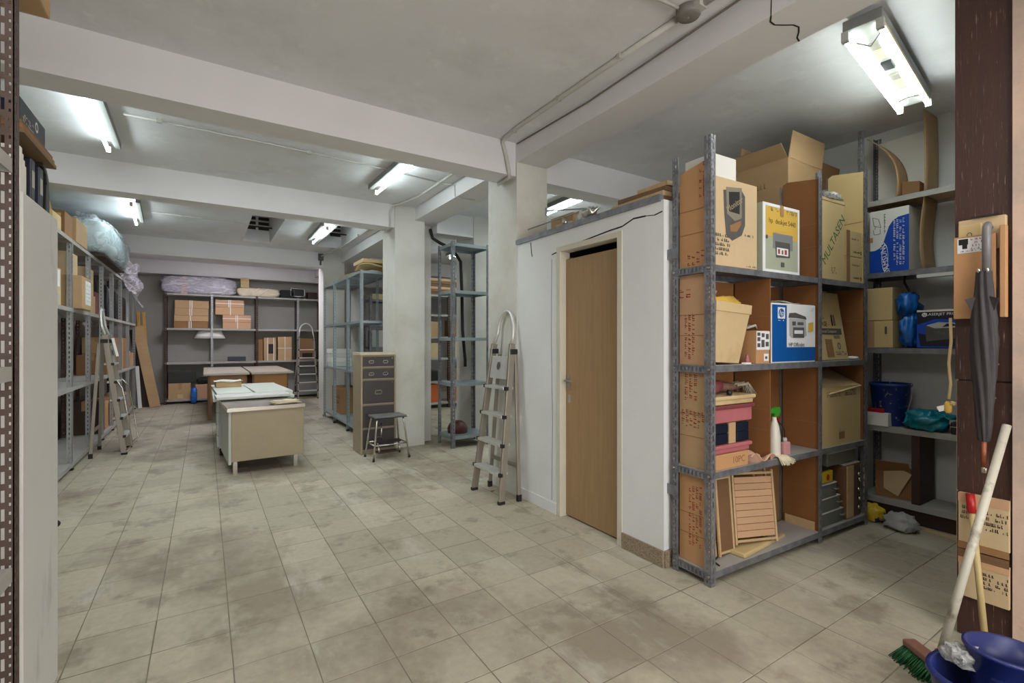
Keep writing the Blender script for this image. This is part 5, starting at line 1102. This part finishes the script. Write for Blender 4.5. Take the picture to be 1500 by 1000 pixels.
for k in range(3): carton('small tan carton on the cream roll, %s of three by the wrapped bundle' % ['lowest', 'middle', 'topmost'][k], .78, 12.78, 2.60 + k * .077 , .17, .2, .074, 0, kraft_yellow, 'small cartons by the wrapped bundle', 't')
t = thing('cloth_roll', 'long cream cloth roll lying on top of the back shelf', 'roll', (1.07, 12.78, 2.392)); MB().blob((0, 0, .10), (.44, .14, .105), 14, .12, 3, 4, .4, flat=0).build('cloth', cream_cloth, t)
MB().tube([(-.2, -.14, .02), (-.1, -.155, .12), (.0, -.13, .2)], .01, 6).tube([(.0, -.14, .02), (.1, -.155, .12), (.2, -.13, .2)], .01, 6).build('crease_band', paper, t)
t = thing('office_chair', 'black chair lying on its side on top of the back shelf', 'chair', (1.75, 12.78, 2.392))
MB().box(-.22, .04, -.1, .1, .02, .20).build('seat', black_soft, t, .02); MB().box(.06, .30, -.12, .12, .03, .26).build('backrest', black, t, .02)
MB().tube([(.0, -.13, .06), (.0, -.13, .24), (.28, -.13, .24), (.31, -.13, .2), (.31, -.13, .08), (.28, -.13, .05), (.02, -.13, .05)], .011, 8).build('frame', chrome, t); MB().box(-.24, .32, -.1, .1, 0, .02).build('arm', black, t, .006)
carton('small dark wood box at the right end on top of the back shelf', 2.25, 12.80, 2.391, .22, .2, .17, 0, dark_board, None, None)
t = thing('paper_lampshade', 'wide white lampshade standing under the back shelf board', 'lampshade', (.10, 12.79, 1.43)); t.location.z = 1.42
MB().lathe([(.30, 0), (.22, .18), (.215, .18), (.295, .003)], 28, sy=.42).build('shade', paper, t); MB().tube([(0, 0, .178), (0, 0, .218)], .012).build('hanger', steel, t)
t = thing('monitor', 'dark flat monitor base on the long table before the back shelf', 'monitor', (.62, 12.79, .901)); MB().box(-.18, .18, -.1, .1, 0, .10).build('body', black, t, .006); MB().box(-.16, .16, -.104, -.1, .015, .085).build('front', navy, t)
c = carton('tan carton with tape on the floor shelf of the back wall', -.46, 12.79, .101, .40, .3, .34, 0, kraft, None, None); F = Face(c, .4, .3, .34, 'f'); F.rect(.44, .62, .6, 1, tape, 'tape'); F.rect(.42, .05, .66, .3, kraft_pale, 'label')
c = carton('tan carton behind the blue wrap on the floor shelf of the back wall', -.04, 12.79, .101, .26, .3, .30, 0, kraft_pink, None, None)
tag(MB().blob((0, 0, .17), (.06, .06, .18), 10, .15, 3, 4, .5, flat=0).build('blue_roll', blue_bag, None, 0, (-.20, 12.58, .0)), 'upright blue plastic roll between two cartons at the back wall', 'roll').location = (-.20, 12.52, .001)
tag(MB().blob((0, 0, .07), (.11, .11, .075), 10, .3, 2.5, 6, .6, flat=0).build('black_bag', black_soft, None, 0, (-.06, 12.77, .403)), 'black bag on the carton at the left of the back shelf', 'bag').location = (-.04, 12.78, .403)
tag(MB().box(-.25, .25, -.1, .1, 0, .24).build('dark_box', black, None, .006, (-.42, 12.8, .444)), 'long black box on the taped carton at the back wall', 'box')
# boards leaning in the corner
def lean(label, x0, y0, x1, y1, z1, w, th, m, name='leaning_board', par=None, cat='board'):
    b = MB().bar((x0, y0, .004), (x1, y1, z1), w, th, up=(0, -1, 0)); return tag(b.build(name, m, None, .002), label, cat)
lean('long tan board leaning in the back left corner', -.86, 12.30, -1.16, 12.45, 1.66, .18, .03, kraft, )
lean('dark board leaning behind the tan one in the back left corner', -.98, 12.42, -1.22, 12.62, 1.60, .20, .03, dark_board)
lean('narrow white strip leaning low in the back left corner', -1.10, 12.22, -1.16, 12.32, .85, .06, .02, white_lam)
lean('gilt picture moulding leaning in the corner, nearer one', -1.06, 12.60, -1.19, 12.78, 1.98, .05, .03, gold, 'gilt_moulding', cat='moulding')
lean('gilt picture moulding leaning in the corner, beside the wall', -.98, 12.72, -1.10, 12.86, 1.98, .05, .03, gold, 'gilt_moulding', cat='moulding')

# ================================================================ desks in the hall
t = thing('metal_desk', 'beige metal desk with worn steel-edged top nearest in the hall', 'desk', (.53, 6.02, 0), R(3))
W2, D2, TH = .36, .42, .675
MB().box(-W2, W2, -D2 - .01, D2, TH - .018, TH).build('top', mat('worn_steel_top', (150, 142, 132), .3, .15, 7, .05, 30, metal=.6), t, .003)
MB().box(-W2 - .006, W2 + .006, -D2 - .016, -D2 - .006, TH - .034, TH + .004).box(-W2 - .006, -W2 + .002, -D2 - .006, D2, TH - .034, TH + .004).box(W2 - .002, W2 + .006, -D2 - .006, D2, TH - .034, TH + .004).build('edge_trim', chrome, t, .001)
MB().box(-W2 + .035, W2 - .012, -D2 + .002, -D2 + .02, .135, TH - .036).build('front_panel', beige_metal, t, .002)
MB().box(-W2 + .008, -W2 + .033, -D2 + .005, D2 - .02, .11, TH - .036).build('side_panel', grey_light, t, .002); MB().box(W2 - .011, W2 - .002, -D2 + .01, D2 - .02, .13, TH - .036).build('side_panel', beige_metal, t, .002)
for x in (-W2 + .07, W2 - .08):
    for y in (-D2 + .06, D2 - .08): MB().box(x - .02, x + .02, y - .02, y + .02, 0, .14).build('leg', chrome, t, .002)
MB().box(-W2 + .1, W2 - .1, -D2 + .04, -D2 + .06, .17, .20).build('stretcher', dark_board, t)
tag(MB().lathe([(.006, 0), (.01, .01), (.006, .02)], 8).build('knob_bolt', rubber, None, 0, (.89, 5.72, .40), (0, R(90), 0)) if 0 else MB().blob((0, 0, .018), (.13, .06, .02), 12, .7, 3.5, 2, .6, flat=0).build('crumpled_rag', cream_cloth, None, 0, (.74, 5.72, TH + .005), (0, 0, R(8))), 'crumpled pale rag on the corner of the metal desk', 'rag')
t = thing('metal_desk', 'pale desk with keyhole drawers behind the beige metal one', 'desk', (.50, 7.47, 0), 0)
MB().box(-.42, .44, -.98, 1.15, .655, .69).build('top', greenish_white, t, .003)
MB().box(-.36, .40, -.9, 1.05, .10, .655).build('body', grey_light, t, .003)
for k in range(4):
    o = MB().box(-.378, -.362, -.88, -.25, .115 + k * .135, .24 + k * .135).build('drawer', greenish_white, t, .003)
    MB().lathe([(.012, 0), (.012, .004)], 10).build('keyhole', ink, o, 0, (-.378, -.5, .2 + k * .135), (0, R(-90), 0))
for x in (-.33, .36):
    for y in (-.8, .98): MB().box(x - .022, x + .022, y - .022, y + .022, 0, .1).build('leg', rubber, t)
def slabboard(label, x0, x1, y0, y1, z, th, rz, m):
    return tag(MB().box(-(x1 - x0) / 2, (x1 - x0) / 2, -(y1 - y0) / 2, (y1 - y0) / 2, 0, th).build('white_board', m, None, .003, ((x0 + x1) / 2, (y0 + y1) / 2, z), (0, 0, R(rz))), label, 'board')
slabboard('white board lying across the desks behind the rag', .10, .86, 6.30, 6.66, .695, .03, 3, white_lam)
slabboard('white board lying on the pale desk, left of two', .10, .48, 6.72, 8.0, .691, .035, 2, greenish_white)
slabboard('white board lying on the pale desk, right of two', .50, .92, 6.70, 7.95, .691, .035, 3, greenish_white)
c = carton('low tan box with a torn white lid on the desks', .27, 7.75, .728, .30, .3, .075, R(2), kraft, None, None); MB().grid(8, 6, lambda u, v: ((u - .5) * .34, (v - .5) * .33, .078 + .008 * math.sin(u * 8 + v * 5)), 0).build('torn_lid', paper, c, solid=.004)
for k, (x0, x1) in enumerate(((.03, .67), (.70, 1.34))):
    t = thing('wooden_desk', ['wooden desk with pale front before the back shelf, left of the pair', 'orange wooden desk before the back shelf, right of the pair'][k], 'desk', ((x0 + x1) / 2, 10.9, 0), 0, 'wooden desks before the back shelf')
    w = (x1 - x0) / 2
    MB().box(-w - (.05 if k == 0 else 0), w + (.05 if k else 0), -1.22, 1.2, .765, .80).build('top', mat('worn_desk_top', (186, 176, 162), .3, .12, 5, .05, 40), t, .003)
    MB().box(-w + .05, w - .06, -1.15, -1.12, .30, .765).build('front_panel', wood_desk if k else mat('brown_desk_wood', (150, 108, 62), .5, .1, 4), t, .002)
    MB().box(-w + .06, -w + .08, -1.12, 1.1, .25, .765).build('side_panel', wood_desk, t, .002); MB().box(w - .08, w - .06, -1.12, 1.1, .25, .765).build('side_panel', wood_desk, t, .002)
    for x in (-w + .04, w - .06):
        for y in (-1.12, 1.08): MB().box(x - .025, x + .025, y - .025, y + .025, 0, .765).build('leg', wood_brown, t, .002)
# ---- filing cabinet and step stool
t = thing('filing_cabinet', 'filing cabinet with five dark drawers beside the second column', 'cabinet', (1.785, 5.97, 0), 0)
w, d, h = .41, .40, 1.215
x0, x1, y0 = -.225, .205, -.20
MB().box(x0, x1, y0 + .02, .25 - .09, .0, h - .03).build('carcass', beige_metal, t, .003); MB().box(x0 - .004, x1 + .004, y0, .165, h - .03, h).build('top', mat('cabinet_top', (198, 186, 160), .5, .06, 5), t, .003)
for a, b_ in ((x0, x0 + .022), (x1 - .022, x1)): MB().box(a, b_, y0, y0 + .02, 0, h - .03).build('front_stile', beige_metal, t, .001)
zs = [(1.045, 1.165), (.90, 1.02), (.60, .875), (.315, .575), (.055, .29)]
for k, (za, zb) in enumerate(zs):
    q = MB().box(x0 + .026, x1 - .026, y0 + .002, y0 + .02, za, zb).build('drawer', dark_drawer, t, .003)
    MB().box(x0 + .026, x1 - .026, y0 - .006, y0 + .004, za - .006, za + .004).build('drawer_lip', alu, q)
    for cx in ((-.10, .07) if k < 2 else (-.015,)):
        s = .75 if k < 2 else 1; zc = (za + zb) / 2 + .0; a, c_ = .042 * s, .026 * s; b = MB(); e = y0 - .004
        b.box(cx - a, cx + a, e, y0 + .002, zc + c_ - .008, zc + c_).box(cx - a, cx + a, e, y0 + .002, zc - c_, zc - c_ + .008).box(cx - a, cx - a + .008, e, y0 + .002, zc - c_, zc + c_).box(cx + a - .008, cx + a, e, y0 + .002, zc - c_, zc + c_)
        b.build('label_holder', chrome, q)
    MB().lathe([(.008, 0), (.008, .006)], 10).build('lock', chrome, q, 0, (x1 - .05, y0 + .002, zb - .02), (R(90), 0, 0)) if k in (0, 2) else None
t = thing('step_stool', 'chrome stool with a dark seat and folding steps before the filing cabinet', 'stool', (1.80, 5.53, 0), R(2))
MB().box(-.19, .19, -.13, .13, .475, .495).build('seat', mat('speckled_seat', (112, 112, 112), .4, .15, 30), t, .006); MB().box(-.195, .195, -.135, .135, .47, .478).build('seat_rim', black, t, .003)
for sx in (-1, 1):
    for sy in (-1, 1):
        MB().tube([(sx * .155, sy * .10, .47), (sx * .16, sy * .105, .44), (sx * .21, sy * .15, .012)], .011, 8).build('leg', chrome, t); MB().lathe([(.015, 0), (.013, .025)], 10).build('rubber_foot', rubber, t, 0, (sx * .211, sy * .151, 0))
for sy, z in ((-1, .17), (1, .17)): MB().tube([(-.19, sy * .135, z), (.19, sy * .135, z)], .008, 6).build('cross_tube', chrome, t)
for sx in (-1, 1): MB().tube([(sx * .19, -.135, .17), (sx * .19, .135, .17)], .008, 6).build('side_tube', chrome, t)
MB().box(-.13, .13, -.10, .02, .185, .20).build('folding_step', rubber, t, .003); MB().box(-.12, .12, -.06, .06, .06, .075).build('folding_step', dark_board, t, .003)
for sx in (-1, 1): MB().tube([(sx * .12, -.02, .19), (sx * .125, -.08, .10), (sx * .11, -.05, .065)], .008, 6).build('step_bracket', chrome, t)
MB().tube([(-.06, .02, .2), (-.06, .03, .40)], .01, 6).build('strut', chrome, t)

# ================================================================ grey unit behind the filing cabinet (front to -X)
CX0, CX1, CYs = 1.80, 2.28, [6.68, 7.42, 8.30, 9.12]
uc = thing('shelving_unit', 'blue-grey empty shelving unit behind the filing cabinet', 'shelf', (0, 0, 0))
for i, y in enumerate(CYs):
    for x, sx in ((CX0, 1), (CX1, -1)):
        b = MB(); angle(b, x, y, 0, 2.34, sx, 1 if i < 3 else -1, .04); b.build('upright', steel_blue, uc)
    MB().box(CX0 - .004, CX0 + .036, y, y + .04, 0, .03).build('foot', rubber, uc)
for i in range(3):
    for z in (.13, .92, 1.64, 2.33):
        b = MB(); tray(b, CX0 + .002, CX1 - .002, CYs[i] + .003, CYs[i + 1] - .003, z, .035); b.build('shelf', steel_blue, uc)
MB().box(CX1 - .008, CX1 - .002, 8.32, 9.08, .14, 2.28).build('back_sheet', grey_light, uc)
for k in range(4): carton('flat white box, %s of the stack on the blue-grey unit' % ['lowest', 'second', 'third', 'topmost'][k], 2.0 - .01 * (k % 2), 8.72 + .01 * k, .921 + k * .076, .34, .30, .074, R(2 * k), white_card if k % 2 else greenish_white, 'flat white boxes', None)
c = carton('brown carton with dark lettering on the bottom of the blue-grey unit', 2.06, 8.62, .131, .6, .3, .44, R(-90), kraft_dark, None, None); Face(c, .6, .3, .44, 'f').marks(.3, .3, .9, .7, 2, dark_hole, seed=8)
for k, (y, w, hh, rz) in enumerate(((7.55, .9, .03, 4), (6.95, .6, .05, -6))):
    tag(MB().grid(8, 8, lambda u, v: ((u - .5) * .42, (v - .5) * w, hh * (.6 + .4 * math.sin(u * 6 + v * 4))), 0).build('cardboard_sheet', kraft_yellow, None, 0, (2.05, y, 2.34 + k * .045), (0, 0, R(rz)), .008), ['flattened cardboard lying on top of the blue-grey unit', 'pale crumpled cardboard lying highest on the blue-grey unit'][k], 'cardboard')
carton('flat tan carton on top of the blue-grey unit by the column', 2.04, 6.96, 2.452, .4, .5, .05, 0, kraft_pale, None, None)

# ================================================================ empty grey unit in the passage
UB = thing('shelving_unit', 'empty dark grey shelving unit in the passage between the columns', 'shelf', (0, 0, 0))
for x, y, sx, sy in ((2.62, 5.50, 1, 1), (2.62, 5.93, 1, -1), (3.16, 5.50, -1, 1), (3.16, 5.93, -1, -1)):
    b = MB(); angle(b, x, y, 0, 2.62, sx, sy, .045); b.build('upright', steel_dark, UB)
for z in (.15, .82, 1.40, 2.0, 2.60):
    b = MB(); tray(b, 2.623, 3.157, 5.503, 5.927, z, .04); b.build('shelf', steel_blue, UB)
t = thing('helmet', 'dark red ball-shaped helmet on the bottom of the passage shelf', 'helmet', (2.82, 5.75, .151)); MB().lathe([(.0, .16), (.06, .15), (.11, .115), (.135, .06), (.13, .0), (.118, .0), (.12, .05)][::-1], 24).build('shell', mat('dark_red_shell', (84, 34, 30), .4, .1, 6), t)

# ================================================================ side hall behind the columns
sh = thing('shelving_unit', 'rusty shelving unit far back in the side hall', 'shelf', (0, 0, 0))
for i, x in enumerate((3.3, 4.2, 5.1)):
    for y, sy in ((9.0, 1), (9.45, -1)):
        b = MB(); angle(b, x, y, 0, 2.3, 1 if i < 2 else -1, sy, .045); b.build('upright', rust, sh)
for i in range(2):
    for z in (.12, .55, 1.02, 1.45, 1.9, 2.3):
        x = 3.3 + i * .9; b = MB(); tray(b, x + .003, x + .897, 9.003, 9.447, z, .04); b.build('shelf', shelf_dusty, sh)
for k in range(6): tag(MB().box(-.75, .75, -.2, .2, 0, .05).build('stacked_board', [wood_brown, kraft_dark, wood_pale][k % 3], None, .002, (4.2 + .02 * (k % 2), 9.22, 2.301 + k * .056)), '%s board of the pile on top of the side hall shelving' % ['lowest', 'second', 'third', 'fourth', 'fifth', 'topmost'][k], 'board', 'boards on the side hall shelving')
for k, (x, z, w, hh, m, lab) in enumerate([(3.75, .121, .5, .36, orange_crate, 'orange crate on the lowest side hall shelf'), (4.6, .121, .5, .36, orange_crate, 'second orange crate on the lowest side hall shelf, to the right'), (3.75, .551, .6, .2, black, 'black box on the side hall shelf above the orange crate'), (4.65, .551, .6, .25, kraft_dark, 'brown carton on the side hall shelf above the second crate'),
                                           (3.75, 1.021, .6, .3, kraft_pale, 'pale carton in the middle of the side hall shelf'), (4.65, 1.021, .6, .33, kraft_yellow, 'yellowish carton in the middle of the side hall shelf'), (3.7, 1.451, .6, .3, kraft, 'tan carton on the fourth level of the side hall shelf'), (4.6, 1.451, .6, .35, kraft_dark, 'dark carton on the fourth level of the side hall shelf')]):
    carton(lab, x, 9.22, z, w, .34, hh, 0, m, None, None)
s2 = thing('shelving_unit', 'cluttered shelving unit in the side hall seen above the filing cabinet', 'shelf', (0, 0, 0))
for i, x in enumerate((2.45, 3.2)):
    for y, sy in ((8.5, 1), (8.9, -1)):
        b = MB(); angle(b, x, y, 0, 2.2, 1 if i == 0 else -1, sy, .045); b.build('upright', steel_dark, s2)
for z in (.12, .75, 1.25, 1.65, 2.1): b = MB(); tray(b, 2.453, 3.197, 8.503, 8.897, z, .04); b.build('shelf', steel_dark, s2)
for k, (x, z, w, hh, m, lab) in enumerate([(2.62, 1.251, .22, .3, grey_light, 'white container on the cluttered side hall shelf'), (2.86, 1.651, .14, .22, blue_plastic, 'small blue container on the cluttered side hall shelf'), (3.04, 1.651, .12, .3, white_card, 'white canister beside the small blue container'), (2.95, 1.251, .3, .3, kraft_pink, 'pinkish carton on the cluttered side hall shelf'), (2.8, .751, .5, .35, kraft_dark, 'brown carton low on the cluttered side hall shelf'), (2.75, 2.101, .45, .1, kraft_yellow, 'yellow carton on top of the cluttered side hall shelf')]):
    carton(lab, x, 8.7, z, w, .28, hh, 0, m, None, None)

# ---- lettering becomes plain mesh
DG = bpy.context.evaluated_depsgraph_get()
for o in [q for q in COL.objects if q.type == 'FONT']:
    me = bpy.data.meshes.new_from_object(o.evaluated_get(DG)); n = bpy.data.objects.new('lettering', me); COL.objects.link(n)
    n.parent = o.parent; n.matrix_parent_inverse = o.matrix_parent_inverse.copy(); n.matrix_basis = o.matrix_basis.copy()
    bpy.data.objects.remove(o)
